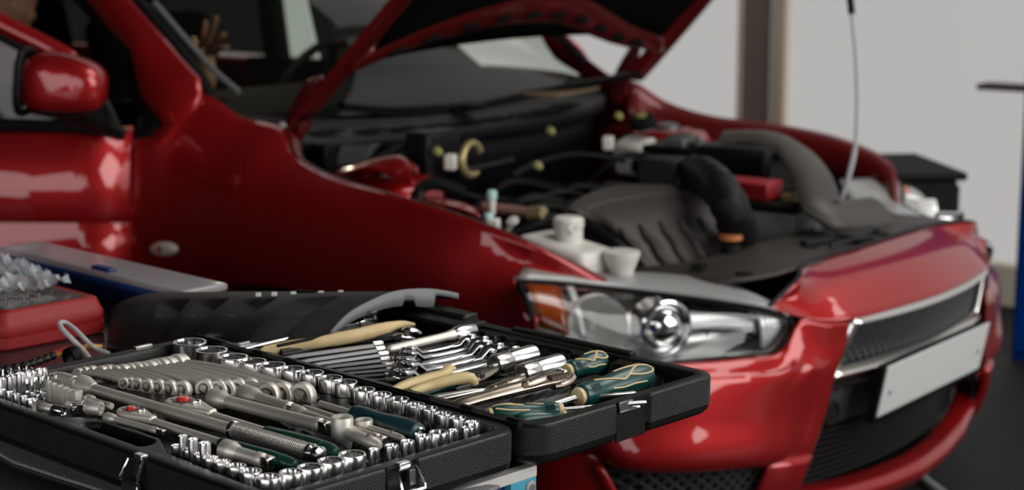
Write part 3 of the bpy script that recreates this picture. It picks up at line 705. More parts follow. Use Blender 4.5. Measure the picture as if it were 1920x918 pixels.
# prop rod from the radiator support up to the hood
rod = cr([(-0.388, 0.3, 0.783), (-0.375, 0.31, 0.84), (-0.37, 0.33, 0.913), (-0.379, 0.35, 1.004), (-0.395, 0.37, 1.104), (-0.417, 0.39, 1.192), (-0.427, 0.4, 1.222)], 24)
pr_ = MB().tube(rod, [.007] * 7 + [.0048] * 17, 8).build('prop_rod', M['pale_grey'], CAR)
MB().tube(cr([(-0.427, 0.4, 1.222), (-0.435, 0.405, 1.255), (-0.449, 0.41, 1.331), (-0.47, 0.42, 1.433)], 8), .009, 8).build('rod_grip', M['black_soft'], pr_)

# --- cowl panel, wipers
Cf = [(-1.335,-.69,.955), (-1.255,-.58,.945), (-1.199, -0.473, 0.94), (-1.172, -0.174, 0.94)]
Cf = [(-1.355,-.69,.955), (-1.265,-.55,.945), (-1.20,-.30,.938), (-1.185,0,.937)]
Cf = Cf + [(u, -v, w_) for u, v, w_ in Cf[-2::-1]]
Cb = [(-1.45,-.70,1.005), (-1.40,-.55,.985), (-1.345,-.28,.965), (-1.33,0,.958)]
Cb = Cb + [(u, -v, w_) for u, v, w_ in Cb[-2::-1]]
cs = []
for a, c in zip(Cb, Cf):
    a = np.array(a); c = np.array(c)
    cs.append([tuple(a), tuple(a * .7 + c * .3 + (0, 0, -.012)), tuple(a * .3 + c * .7 + (0, 0, -.006)), tuple(c + (-.01, 0, .004)), tuple(c + (.004, 0, -.004)), tuple(c + (-.004, 0, -.03))])
cowl = MB().grid(loft(cs, 16, 50)).build('cowl_panel', M['cowl'], CAR, solid=.006)
for k in range(9):
    v = -.5 + k * .11; j = int((v + .7) / 1.4 * 49); 
    a = np.array(cr(Cb, 60)[int((v + .7) / 1.4 * 59)]); c = np.array(cr(Cf, 60)[int((v + .7) / 1.4 * 59)]); m_ = a * .35 + c * .65
    b = MB()
    for i in range(5): b.box((-.022, -.042 + i * .019, .0), (.022, -.036 + i * .019, .006), T(tuple(m_ + (0, 0, -.002))))
    b.build('cowl_grille', M['dark'], cowl)
fw = [[(u - .02, v * .97, w_ - .02), (u - .03, v * .96, .84), (u - .05, v * .95, .45)] for u, v, w_ in cr(Cf, 20)]
MB().grid(fw).build('firewall', M['black'], CAR, solid=.01)
for path in ([(-1.167, 0.58, 1.014), (-1.173, 0.42, 1.01), (-1.239, 0.22, 0.992), (-1.334, -0.02, 0.955)], [(-1.286, 0.03, 0.966), (-1.284, -0.08, 0.974), (-1.313, -0.27, 0.98), (-1.293, -0.48, 1.007)]):
    P_ = cr([(u, v, w_ + .012) for u, v, w_ in path], 20)
    wp = MB().tube(P_, [.016] * 4 + [.010] * 16, 6, flat=(1.3, .7)).build('wiper', M['black'], CAR)
    MB().tube([(u - .004, v, w_ - .012) for u, v, w_ in P_[5:]], .006, 5).build('blade', M['black_soft'], wp)
MB().box((-.06, -.13, 0), (.06, .13, .006), T((-1.232, 0.3, 0.995)) @ rotz(R(10))).build('cowl_reflection', mat('tan reflection', (.20, .12, .06), .6), cowl)  # brown reflection built as a flat tan piece

cs_ = MB().grid(loft([[(-1.269, -0.6, 0.943), (-1.257, -0.6, 0.887)], [(-1.219, -0.56, 0.941), (-1.203, -0.57, 0.889)], [(-1.15, -0.5, 0.94), (-1.165, -0.53, 0.902)]], 5, 8)).build('cowl_side_panel', M['tow'], CAR, solid=.006)
MB().box((-.02, -.03, -.03), (.02, .03, .03), T((-1.238, -0.585, 0.912))).build('clip_block', M['black'], cs_, .006)
# --- engine bay shell
MB().box((-1.28, -.66, .40), (-.22, .66, .46)).build('under_tray', M['black_soft'], CAR)
ap = [[(-1.28,-.69,.88), (-1.28,-.60,.87), (-1.28,-.55,.82), (-1.28,-.54,.45)], [(-1.12,-.69,.845), (-1.10,-.63,.86), (-1.10,-.54,.86), (-1.10,-.50,.5)], [(-.95,-.69,.80), (-.95,-.62,.815), (-.95,-.55,.80), (-.95,-.53,.45)], [(-.75,-.68,.755), (-.75,-.62,.765), (-.75,-.58,.74), (-.75,-.57,.45)], [(-.45,-.66,.68), (-.45,-.62,.68), (-.45,-.59,.66), (-.45,-.58,.45)]]
ra = loft(ap, 14, 30)
MB().grid(ra).build('inner_fender', M['red_shaded'], CAR, solid=.004)
MB().grid(mir(ra)).build('inner_fender', M['red_shaded'], CAR, solid=.004)
for sgn in (-1, 1):
    tw = MB().lathe([(.125, -.05), (.12, .0), (.10, .022), (.06, .03), (.045, .02), (.02, .02)], 28, T(-1.06, sgn * .575, .855)).build('strut_tower', RED, CAR)
    MB().lathe([(.035, 0), (.035, .018), (.02, .024)], 16, T(-1.06, sgn * .575, .875)).build('strut_nut', M['steel'], tw)
# radiator support and its black cover
rc = []
for v in np.linspace(-.50, .56, 12):
    a = -.147 - .10 * max(0, (abs(v) - .28) / .22) ** 2 * (1 if v < 0 else .4)
    rc.append([(a - .002, v, .738 - .10 * max(0, abs(v) - .3)), (a - .08, v, .742 - .10 * max(0, abs(v) - .3)), (a - .17, v, .738 - .08 * max(0, abs(v) - .3)), (a - .235, v, .730 - .05 * max(0, abs(v) - .3)), (a - .25, v, .66)])
rcv = MB().grid(loft(rc, 14, 30)).build('radiator_cover', M['radcover'], CAR, solid=.005)
MB().box((-.30, -.55, .45), (-.24, .55, .70)).build('radiator', M['black'], CAR, .006)
for q in ((-0.205, -0.471, 0.742), (-0.185, 0.11, 0.745), (-0.234, -0.138, 0.745), (-0.326, -0.446, 0.74)):
    MB().lathe([(.018, 0), (.018, .004), (.010, .006), (.004, .004)], 14, T(q)).build('push_clip', M['black'], rcv)
lt = MB().box((-.03, -.05, 0), (.03, .05, .022), T((-0.207, 0.011, 0.742)) @ rotz(R(10)))
lt.box((-.012, -.085, .004), (.012, .03, .016), T((-0.226, -0.054, 0.742)) @ rotz(R(-20))); lt.box((-.04, .02, 0), (-.01, .09, .018), T((-0.19, 0.041, 0.742))); lt.tube([(-0.185, -0.146, 0.755), (-0.161, -0.083, 0.765), (-0.168, 0.035, 0.75)], .006, 6)
lt.build('hood_latch', M['dark'], CAR, .003)
MB().lathe([(.012, -.008), (.012, .012), (.017, .014), (.017, .022), (.010, .026)], 14, T((-0.334, 0.088, 0.752))).build('hood_stop', M['white_plastic'], CAR)

# --- engine and fittings
MB().box((-1.02, -.42, .46), (-.52, .20, .70)).build('engine_block', M['black'], CAR, .03)
ec = []
for k, (tl, tr_) in enumerate((
   ((-0.67, -0.436, 0.825), (-0.547, -0.404, 0.705)),
   ((-0.689, -0.364, 0.838), (-0.48, -0.447, 0.715)),
   ((-0.703, -0.273, 0.845), (-0.436, -0.427, 0.715)),
   ((-0.686, -0.202, 0.848), (-0.416, -0.375, 0.715)),
   ((-0.662, -0.151, 0.848), (-0.41, -0.31, 0.715)),
   ((-0.62, -0.114, 0.845), (-0.42, -0.216, 0.715)),
   ((-0.566, -0.107, 0.838), (-0.443, -0.103, 0.72)))):
    a = np.array(tl); c = np.array(tr_)
    ec.append([tuple(a + (-.05, 0, -.06)), tuple(a), tuple(a * .72 + c * .28 + (0, 0, .022)), tuple(a * .45 + c * .55 + (0, 0, .036)), tuple(a * .18 + c * .82 + (0, 0, .024)), tuple(c), tuple(c + (-.01, 0, -.05))])
er = loft(ec, 24, 40)
eng = MB().grid(er).build('engine_cover', M['engine'], CAR, solid=.006)
for k in range(5):
    i = 8 + k * 6; col = [er[min(39, i + int((j - 13) * .3))][j] for j in range(14, 22)]
    MB().tube([tuple(np.array(q) + (.0, 0, .004)) for q in col], [.003, .008, .011, .013, .014, .014, .013, .010], 8, flat=(1, .9)).build('cover_rib', M['engine'], eng)
MB().tube([tuple(np.array(er[j][8]) + (0, 0, .001)) for j in range(3, 37)], .004, 6).build('cover_crease', M['engine'], eng)
MB().box((-.045, -.05, -.03), (.05, .05, .05), T((-0.668, -0.063, 0.85)) @ rotz(R(15))).build('ignition_module', M['dark'], CAR, .008)
# black hoses curving round the engine cover (near side)
for k, pth in enumerate(([(-0.69, -0.576, 0.78), (-0.692, -0.468, 0.8), (-0.603, -0.455, 0.79), (-0.493, -0.483, 0.76), (-0.475, -0.455, 0.71)],
            [(-0.75, -0.45, 0.75), (-0.625, -0.462, 0.77), (-0.529, -0.481, 0.75), (-0.562, -0.38, 0.69)])):
    MB().tube(cr(pth, 24), .017, 10).build('coolant_hose', M['black'], CAR)
# corrugated intake hose
ih = cr([(-0.636, -0.061, 0.84), (-0.576, -0.059, 0.87), (-0.427, -0.211, 0.87), (-0.359, -0.262, 0.83), (-0.398, -0.163, 0.76)], 26)
MB().tube(ih, [.040 + .004 * (i % 3 == 0) for i in range(26)], 16).build('intake_hose', M['dark'], CAR)
# intake duct snorkel
sd = [(-0.73, 0.328, 0.9), (-0.635, 0.349, 0.905), (-0.534, 0.318, 0.885), (-0.387, 0.155, 0.85), (-0.291, 0.027, 0.8), (-0.274, 0.139, 0.775), (-0.27, 0.269, 0.765)]
sn = MB().tube(cr(sd, 30), [.056] * 6 + [.050] * 24, 12, flat=(1.0, .42)).build('intake_duct', M['engine'], CAR)
MB().box((-.10, -.09, -.11), (.10, .09, .02), T((-0.647, 0.28, 0.88)) @ rotz(R(8))).build('air_filter_box', M['black'], CAR, .015)
# battery
bx = (-0.48, 0.13, 0.79); q = T(bx) @ rotz(R(3))
bt = MB().box((-.11, -.09, -.20), (.10, .10, -.010), q).build('battery', M['battery'], CAR, .006)
MB().box((-.105, -.085, .012), (.03, .0, .055), q).build('terminal_cover', M['battery_red'], bt, .006)
MB().box((-.114, -.094, -.010), (.104, .105, .010), q).build('clamp_frame', M['black_soft'], bt, .003)
MB().box((.045, -.05, .010), (.085, .03, .028), q).build('terminal', M['gold'], bt, .003)
# coolant tank and filler
tk = (-0.544, -0.609, 0.775)
b = MB(); b.box((-.10, -.058, -.085), (.095, .062, .018), T(tk) @ rotz(R(-6)) @ Matrix.Rotation(R(7), 4, 'Y')); tank = b.build('coolant_tank', M['white_plastic'], CAR, .022, seg=3)
MB().lathe([(.030, -.01), (.030, .020), (.032, .021), (.032, .036), (.027, .041), (.010, .042)], 22, T((-0.55, -0.594, 0.8))).build('cap', M['white_plastic'], tank)
MB().tube([(-0.448, -0.735, 0.838), (-0.462, -0.711, 0.845), (-0.476, -0.675, 0.842)], .007, 8).build('nipple', M['white_plastic'], tank)
MB().lathe([(.022, -.05), (.026, -.02), (.034, .0), (.038, .012), (.038, .018), (.030, .020), (.005, .018)], 24, T((-0.421, -0.589, 0.765))).build('washer_cap', M['white_plastic'], CAR)
# oil filler
oc = MB().lathe([(.022, -.05), (.022, .0), (.020, .004)], 18, T((-0.352, -0.275, 0.755))).build('radiator_filler', M['black_soft'], CAR)
MB().lathe([(.024, .0), (.026, .004), (.026, .010), (.020, .013), (.004, .013)], 20, T((-0.364, -0.256, 0.766))).build('cap', M['orange'], oc)
# brake fluid reservoir on the far side
bf = MB().box((-.05, -.04, -.09), (.05, .04, .0), T((-1.016, 0.34, 0.878)) @ Matrix.Rotation(R(14), 4, 'X')).build('brake_reservoir', M['white_plastic'], CAR, .014)
MB().lathe([(.035, 0), (.035, .022), (.028, .028), (.004, .028)], 20, T((-0.998, 0.36, 0.914)) @ Matrix.Rotation(R(20), 4, 'X')).build('cap', M['black_soft'], bf)
MB().lathe([(.014, .03), (.014, .033), (.004, .034)], 14, T((-0.998, 0.36, 0.914)) @ Matrix.Rotation(R(20), 4, 'X')).build('cap_label', M['yellow'], bf)
MB().box((-.14, -.09, -.06), (.12, .09, .02), T((-0.869, 0.4, 0.851))).build('relay_box', M['black'], CAR, .012)
mc_ = MB().tube([(-0.918, 0.36, 0.883), (-0.867, 0.37, 0.892), (-0.827, 0.38, 0.874)], .016, 8); mc_.box((-.03, -.03, -.02), (.03, .03, .02), T((-0.885, 0.36, 0.868))); mc_.lathe([(.012, 0), (.012, .05)], 10, T((-0.83, 0.37, 0.847)))
mc_.build('brake_master_cylinder', M['cast'], CAR, .004)
# small fittings along the near side
pp_ = MB().tube(cr([(-0.788, -0.58, 0.836), (-0.738, -0.56, 0.834), (-0.656, -0.54, 0.828)], 8), .011, 8).build('brown_pipe', M['pink_pipe'], CAR)
MB().lathe([(.015, -.02), (.017, -.01), (.015, 0), (.017, .01), (.015, .02)], 12, T((-0.669, -0.545, 0.829)) @ Matrix.Rotation(R(80), 4, 'Y')).build('hose_clamp', M['gold'], pp_)
for q in ((-0.747, -0.6, 0.861), (-0.725, -0.64, 0.819)):
    e_ = MB().lathe([(.007, -.035), (.009, -.01), (.009, .0)], 10, T(q)).build('service_valve', M['white_plastic'], CAR)
    MB().lathe([(.011, 0), (.011, .014), (.008, .018)], 12, T(q)).build('cap', M['cyan'], e_)
dq = MB().tube([(-0.688, -0.62, 0.801), (-0.68, -0.62, 0.811), (-0.673, -0.62, 0.821)], .005, 8).build('dipstick', M['white_plastic'], CAR)
MB().lathe([(.004, 0), (.013, .003), (.013, .008), (.004, .011)], 14, T((-0.673, -0.62, 0.819)) @ Matrix.Rotation(R(35), 4, 'X')).build('knob', M['white_plastic'], dq)
MB().tube(cr([(-0.938, -0.62, 0.842), (-0.935, -0.61, 0.868), (-0.906, -0.59, 0.877), (-0.856, -0.56, 0.858)], 16), .014, 8).build('heater_hose', M['dark'], CAR)
rg = MB().tube([tuple(Vector((-0.949, -0.42, 0.911)) + Vector((0, .033 * math.cos(a), .036 * math.sin(a)))) for a in np.linspace(.4, 2 * math.pi - .6, 22)], .009, 8).build('brake_booster_ring', M['gold'], CAR)
b = MB().box((-.04, -.06, -.06), (.03, .06, .05), T((-1.032, -0.45, 0.923))); b.build('relay_block', M['dark'], CAR, .008)
for k, q in enumerate(((-0.982, -0.5, 0.934), (-1.037, 0, 0.931), (-1.01, 0.26, 0.948), (-0.851, -0.3, 0.891))):
    MB().lathe([(.008, -.01), (.010, .0), (.009, .007), (.003, .010)], 14, T(q) @ Matrix.Rotation(R(60), 4, 'X')).build('yellow_cap', M['yellow'], CAR)
for q in ((-0.968, -0.47, 0.908), (-1.001, 0.2, 0.884), (-0.711, -0.64, 0.809)):
    MB().box((-.014, -.016, -.018), (.014, .016, .018), T(q) @ rotz(.5)).build('connector', M['white_plastic'], CAR, .005)
for k, pth in enumerate(([(-1.164, -0.62, 0.89), (-1.103, -0.58, 0.913), (-1.077, -0.5, 0.94), (-1.05, -0.4, 0.945)], [(-1.03, -0.5, 0.888), (-0.992, -0.47, 0.886), (-0.955, -0.42, 0.886), (-0.925, -0.3, 0.898)], [(-0.887, -0.35, 0.869), (-0.923, -0.2, 0.881), (-0.923, -0.05, 0.885), (-0.884, 0.1, 0.86)], [(-0.792, -0.62, 0.804), (-0.726, -0.63, 0.789), (-0.672, -0.58, 0.8), (-0.64, -0.52, 0.827)], [(-0.962, 0.12, 0.851), (-0.932, 0.22, 0.857), (-0.903, 0.3, 0.837), (-0.83, 0.34, 0.811)])):
    MB().tube(cr(pth, 18), .008 + .003 * (k % 2), 8).build('wiring_harness', M['black'], CAR)
for k in range(14):
    u = -1.20 + random.random() * .55; v = -.48 + random.random() * .95; w_ = .70 + random.random() * .06
    MB().box((-.03 - random.random() * .04, -.03 - random.random() * .04, -.06), (.03 + random.random() * .04, .03 + random.random() * .04, .02), T(u, v, w_) @ rotz(random.random() * 3)).build('engine_fitting', M['black'], CAR, .006)
for k in range(12):
    u = -1.2 + random.random() * .6; v = -.45 + random.random() * .85
    MB().tube(cr([(u, v, .74), (u + .08 * random.random(), v + .1, .80), (u + .1, v + .22, .77)], 10), .008 + .006 * random.random(), 7).build('vacuum_hose', M['black'], CAR)
for pts in ([(-1.162, -0.605, 0.88), (-1.158, -0.502, 0.9), (-1.16, -0.407, 0.89), (-1.056, -0.488, 0.87)],):
    b = MB().grid(loft([[(-1.122, -0.69, 0.881), (-1.126, -0.66, 0.897), (-1.121, -0.64, 0.881)], [(-1.043, -0.68, 0.907), (-1.049, -0.63, 0.922), (-1.052, -0.61, 0.89)], [(-0.966, -0.68, 0.899), (-0.995, -0.62, 0.932), (-0.975, -0.59, 0.91)], [(-0.893, -0.68, 0.885), (-0.939, -0.64, 0.911), (-0.956, -0.6, 0.891)]], 10, 20)); b.build('inner_fender_brace', M['red'], CAR, solid=.004)
b = MB().grid(loft([[(-0.866, -0.69, 0.854), (-0.877, -0.66, 0.856), (-0.88, -0.63, 0.852)], [(-0.778, -0.69, 0.847), (-0.82, -0.64, 0.852), (-0.823, -0.6, 0.839)], [(-0.715, -0.68, 0.834), (-0.769, -0.63, 0.84), (-0.772, -0.6, 0.827)]], 8, 14)); b.build('inner_fender_brace', M['red'], CAR, solid=.004)

# ------------------------------------------------------------------ workbench
BM = T(.0170, 1.7786, .90) @ rotz(R(136.2))          # frame of the tool case: x along the hinge, y towards the front, z = 0 at the rim
bench = thing('workbench', 'blue cabinet with dark top and cyan corner post, under the open tool case', 'workbench', BM @ T(0, 0, -.90))
BZ = .846
MB().box((.032, -.036, BZ - .008), (1.7, .80, BZ)).box((.66, -.265, BZ - .008), (1.7, -.036, BZ)).build('benchtop', M['bench'], bench, .002)
MB().box((.020, -.036, BZ - .012), (.034, .80, BZ + .0005)).build('edge_band', M['bench_white'], bench, .001)
MB().box((.021, -.036, .02), (.05, .004, BZ - .012)).build('corner_post', M['cyan_paint'], bench, .001)
MB().box((.045, .004, .03), (1.6, .75, BZ - .012)).build('cabinet_body', M['navy'], bench, .003)
MB().box((.030, .004, .60), (.045, .06, BZ - .012)).build('side_panel', M['navy'], bench, .002)
bb = MB().lathe([(.0075, 0), (.0075, .0015), (.0062, .003), (.0046, .0034)], 20, T(.021, -.026, .824) @ Matrix.Rotation(R(-90), 4, 'Y')).build('bolt_washer', M['pale_grey'], bench)
MB().lathe([(.0044, .003), (.0044, .0042), (.002, .0042), (.0015, .0034)], 16, T(.021, -.026, .824) @ Matrix.Rotation(R(-90), 4, 'Y')).build('bolt_head', M['cast'], bench)
for q in ((.70, -.24), (1.6, -.24)):
    MB().box((q[0] - .02, q[1] - .02, 0), (q[0] + .02, q[1] + .02, BZ - .008)).build('leg', M['navy'], bench)
# grey felt mat under the case
fm = MB()
zz = -.0539; pts = [(.018, .10), (.006, .055), (-.006, .048), (-.010, .075), (-.004, .11), (.0, .2), (.02, .34), (.10, .362), (.2, .366), (.28, .345), (.36, .352), (.44, .357), (.53, .345), (.57, .3), (.57, .1)]
fm.prism(pts, zz, zz + .0036)
o = fm.build('felt_mat', M['felt'], None, .001); o.matrix_world = BM
tag(o, 'fuzzy grey felt mat peeking out from under the open tool case', 'mat')

# ------------------------------------------------------------------ tool case
case = thing('tool_case', 'black plastic tool case lying open on the bench, packed with chrome tools', 'tool case', BM @ T(0, 0, -.05))
Z0 = .05                                               # rim height above the bench in the case's own frame
def outline(x0, x1, y0, y1, r, ins, notch=None, ndep=.0):
    """rounded rectangle, counter-clockwise; notch = (ya, yb) recess in the x0 side"""
    x0 += ins; x1 -= ins; y0 += ins; y1 -= ins; r = max(.004, r - ins); o = []
    def arc(cx, cy, a0):
        for k in range(9): a = R(a0 + 90 * k / 8); o.append((cx + r * math.cos(a), cy + r * math.sin(a)))
    arc(x0 + r, y0 + r, 180); arc(x1 - r, y0 + r, 270); arc(x1 - r, y1 - r, 0); arc(x0 + r, y1 - r, 90)
    if notch:
        ya, yb = notch
        o += [(x0, yb + .003), (x0 + ndep, yb), (x0 + ndep, ya), (x0, ya - .003)]
    return o
def shell(name, x0, x1, y0, y1, r, notch, floor_h, par):
    prof = [(-.005, .020), (-.0005, .0185), (0, .017), (0, .003), (-.001, .0012), (-.003, 0)]
    loops = []
    for h, ins in [(floor_h, .0215)] + prof:
        loops.append([(x, y, Z0 + h) for x, y in outline(x0, x1, y0, y1, r, ins, notch, .0 if ins > .002 else .006)])
    top_ = MB().rings(loops, False, False).build(name, M['case'], par, sharp=30)
    side = []
    for h, ins in ((-.003, 0), (-.030, .0004), (-.034, .0006)):
        side.append([(x, y, Z0 + h) for x, y in outline(x0, x1, y0, y1, r, ins, notch, .006)])
    MB().rings(side, False, False).build('side_wall', M['case_knurl'], top_, sharp=30)
    bot = []
    for h, ins in ((-.034, .0006), (-.0345, .0012), (-.041, .0025), (-.0465, .009), (-.0495, .018), (-.0498, .04)):
        bot.append([(x, y, Z0 + h) for x, y in outline(x0, x1, y0, y1, r, ins, notch if ins < .02 else None, .006) + ([] if ins < .02 else [(x0 + ins, (y0 + y1) / 2)] * 4)])
    MB().rings(bot, False, True).build('bottom_shell', M['case'], top_, sharp=30)
    return top_
base = shell('base_shell', .003, .607, .004, .343, .030, (.158, .198), -.030, case)
lid = shell('lid_shell', -.007, .607, -.329, -.004, .030, (-.196, -.140), -.030, case)
# smooth plates in the latch recesses
MB().box((.0065, .160, Z0 - .046), (.009, .196, Z0 - .001)).build('latch_recess', M['tray'], base, .001)
MB().box((-.0025, -.194, Z0 - .047), (.0, -.142, Z0 - .001)).build('latch_recess', M['tray'], lid, .001)
# steel catch in the lid's recess
b = MB(); b.box((-.0075, -.165, Z0 - .010), (-.002, -.142, Z0 + .0005)); b.box((-.0085, -.172, Z0 - .012), (-.004, -.142, Z0 - .0095)); b.build('latch_catch', M['steel'], lid, .0006)
# latches: hook plate on the rim, wire bail, lever plate
def latch(mtx, closed=False):
    root = MB().box((-.0135, -.014, -.0445), (-.0085, .014, -.024), mtx).build('latch', M['chrome_trim'], base, .001)
    lp = [(-.004, -.012, -.004), (-.004, .012, -.004), (-.013, .015, -.021), (-.014, .015, -.025), (-.014, -.015, -.025), (-.013, -.015, -.021)]
    MB().tube([tuple(mtx @ Vector(q)) for q in lp], .0016, 6, True).build('bail', M['chrome'], root)
    MB().box((-.002, -.007, -.006), (.006, .007, .0016), mtx).build('hook_plate', M['chrome_trim'], root, .0006)
    MB().box((-.006, -.010, -.022), (-.001, -.002, -.006), mtx).build('rivet_plate', M['steel'], root, .0004)
latch(T(.003, .176, Z0))
latch(T(.215, .343, Z0) @ rotz(R(-90)))
latch(T(.560, .343, Z0) @ rotz(R(-90)))
MB().box((.600, .060, Z0 + .0), (.6065, .085, Z0 + .002)).build('hook_plate', M['chrome_trim'], base, .0005)
# hinge rods and knuckles along the joint
rods = [(.028, .085), (.098, .150), (.40, .452), (.468, .535)]
for a, c in rods: MB().tube([(a, -.001, Z0 + .002), (c, -.001, Z0 + .002)], .0032, 8).build('hinge_rod', M['steel'], case)
for a, c in ((.012, .030), (.083, .100), (.150, .168), (.168, .40), (.392, .408), (.450, .470), (.533, .556), (.556, .59)):
    MB().tube([(a, -.001, Z0 + .002), (c, -.001, Z0 + .002)], .0048 if c - a < .05 else .0032, 10).build('hinge_knuckle', M['black'], case)

CAV_B, CAV_L = [], []
def cav(lst, a, c, r, d, ramp=.0035): lst.append((a[0], a[1], c[0], c[1], r, d, ramp))
def tray(name, x0, x1, y0, y1, base_fn, cavs, par, res=.0019):
    nx = int((x1 - x0) / res); ny = int((y1 - y0) / res)
    X, Y = np.meshgrid(np.linspace(x0, x1, nx), np.linspace(y0, y1, ny), indexing='ij')
    Hh = base_fn(X, Y)
    for ax, ay, cx, cy, r, d, ramp in cavs:
        dx, dy = cx - ax, cy - ay; L2 = dx * dx + dy * dy
        t_ = np.clip(((X - ax) * dx + (Y - ay) * dy) / L2, 0, 1) if L2 > 1e-12 else 0
        dist = np.hypot(X - ax - t_ * dx, Y - ay - t_ * dy)
        k = np.clip((r + ramp - dist) / ramp, 0, 1); k = k * k * (3 - 2 * k)
        Hh = np.minimum(Hh, Hh * (1 - k) + d * k)
    co = np.stack([X, Y, Hh + Z0], -1).reshape(-1, 3)
    I = np.arange(nx * ny).reshape(nx, ny)
    q = np.stack([I[:-1, :-1], I[1:, :-1], I[1:, 1:], I[:-1, 1:]], -1).reshape(-1, 4)
    me = bpy.data.meshes.new(name); me.vertices.add(len(co)); me.vertices.foreach_set('co', co.ravel())
    me.loops.add(q.size); me.loops.foreach_set('vertex_index', q.ravel().astype(np.int32))
    me.polygons.add(len(q)); me.polygons.foreach_set('loop_start', np.arange(0, q.size, 4, dtype=np.int32))
    me.update(calc_edges=True); me.validate()
    me.materials.append(M['tray']); me.polygons.foreach_set('use_smooth', [True] * len(me.polygons))
    o = bpy.data.objects.new(name, me); COL.objects.link(o); o.parent = par
    return o

# ------------------------------------------------------------------ tools
def at(p, q=None, roll=0.):
    """frame at case point p, x axis towards q"""
    p = Vector(p)
    if q is None: return BM @ T(p)
    d = (Vector(q) - p).normalized(); up = Vector((0, 0, 1)); y = up.cross(d).normalized(); z = d.cross(y)
    m_ = Matrix(((d.x, y.x, z.x, p.x), (d.y, y.y, z.y, p.y), (d.z, y.z, z.z, p.z), (0, 0, 0, 1)))
    return BM @ m_ @ Matrix.Rotation(roll, 4, 'X')
def dist(p, q): return (Vector(p) - Vector(q)).length
AX = Matrix.Rotation(R(90), 4, 'Y')                    # lathe axis z -> x
ORD = ['first', 'second', 'third', 'fourth', 'fifth', 'sixth', 'seventh', 'eighth', 'ninth', 'tenth', 'eleventh', 'twelfth', 'thirteenth', 'fourteenth', 'fifteenth', 'sixteenth', 'seventeenth', 'eighteenth', 'nineteenth']

def socket_mesh(od, h, pts, drive=.55, neck=None):
    n = 72; Ro = od / 2; ri = Ro * .80
    def loop(r, z, star=False):
        o = []
        for j in range(n):
            a = 2 * math.pi * j / n; q = r
            if star:
                ph = (a * pts / (2 * math.pi)) % 1; q = r * (1 - (.11 if pts > 6 else .13) * (1 - abs(2 * ph - 1) ** .8))
            o.append((q * math.cos(a), q * math.sin(a), z))
        return o
    nk = neck or 1.
    b = MB()
    b.rings([loop(Ro * nk * .96, 0), loop(Ro * nk, .001), loop(Ro * nk, h * .42), loop(Ro, h * (.42 if nk == 1 else .58)), loop(Ro, h - .0012), loop(Ro * .965, h), loop(Ro * .86, h), loop(ri, h - .0018, True), loop(ri, h * .45, True), loop(ri * .7, h * .44), loop(ri * .55, h * .3)], True, True)
    return b
def socket(p, od, h, pts, label, group, m_='socket', neck=None, cavd=True):
    o = socket_mesh(od, h, pts, neck=neck).build('socket', M[m_], None, sharp=28)
    o.matrix_world = BM @ T(p[0], p[1], p[2] - h) @ rotz(random.random())
    tag(o, label, 'socket', group)
    cav(CAV_B, p, p, od / 2 + .0012, p[2] - h - .0004, .003)
    return o
# big row beside the hinge
ROW = [((0.5634, 0.0291, 0.006), .0433), ((0.5084, 0.0357, 0.006), .0405), ((0.4599, 0.0387, 0.006), .0363), ((0.4257, 0.0357, 0.006), .0340), ((0.3938, 0.0307, 0.006), .0328), ((0.3656, 0.0233, 0.005), .0300), ((0.3347, 0.0184, 0.005), .0295), ((0.2996, 0.0193, 0.005), .0288), ((0.2717, 0.0196, 0.005), .0272), ((0.2314, 0.0272, 0.005), .0262), ((0.2017, 0.0277, 0.005), .0248), ((0.1723, 0.0277, 0.005), .0236), ((0.1427, 0.0301, 0.005), .0215), ((0.1209, 0.0304, 0.005), .0200), ((0.0945, 0.0347, 0.005), .0200), ((0.0708, 0.0353, 0.005), .0192), ((0.0476, 0.0358, 0.005), .0165)]
for k, (p, od) in enumerate(ROW):
    socket(p, od, .041 if k > 8 else .040, 12 if k < 9 else (6 if k % 2 else 12), ('widest' if k == 0 else ORD[k]) + ' socket from the far left end of the chrome row along the hinge', 'large sockets along the hinge')
# corner row along the front and right edges
FR = [(331,834,22),(354,842,24),(376,850,28),(395,856,30),(417,863,33),(443,871,38),(470,882,42),(503,893,46),(546,884,46),(581,874,48),(620,862,51),(660,850,53),(700,841,21),(734,834,27),(764,826,28),(793,816,31),(820,810,39),(850,805,20),(878,800,26)]
FRP = [(0.2098, 0.3011, 0.003), (0.1886, 0.3012, 0.003), (0.168, 0.3017, 0.003), (0.1504, 0.3022, 0.003), (0.132, 0.3017, 0.003), (0.1108, 0.3007, 0.003), (0.0869, 0.3015, 0.003), (0.0599, 0.3012, 0.003), (0.0558, 0.2763, 0.003), (0.0559, 0.2528, 0.003), (0.0572, 0.2251, 0.003), (0.0581, 0.1963, 0.003), (0.0546, 0.1702, 0.003), (0.0513, 0.1491, 0.003), (0.0506, 0.1275, 0.003), (0.053, 0.1033, 0.003), (0.0513, 0.0826, 0.003), (0.0457, 0.0663, 0.003), (0.0414, 0.0484, 0.003)]
for k, (p, (px, py, wd)) in enumerate(zip(FRP, FR)):
    sm = k >= 12
    socket(p, wd * 1.72 / 3250, .026 if not sm else .030, 12 if k < 12 else 6, ORD[k] + ' chrome socket of the row round the near corner, counted from its left end', 'sockets round the near corner', neck=.8 if k < 6 else None)
for k, (p, od) in enumerate((((0.1969, 0.3019, 0.016), .0096), ((0.1802, 0.3015, 0.016), .0106), ((0.1611, 0.3011, 0.016), .0120))):
    socket(p, od, .044, 6, ['narrowest', 'middle', 'widest'][k] + ' of the three tall sockets behind the near corner row', 'tall sockets behind the corner row')
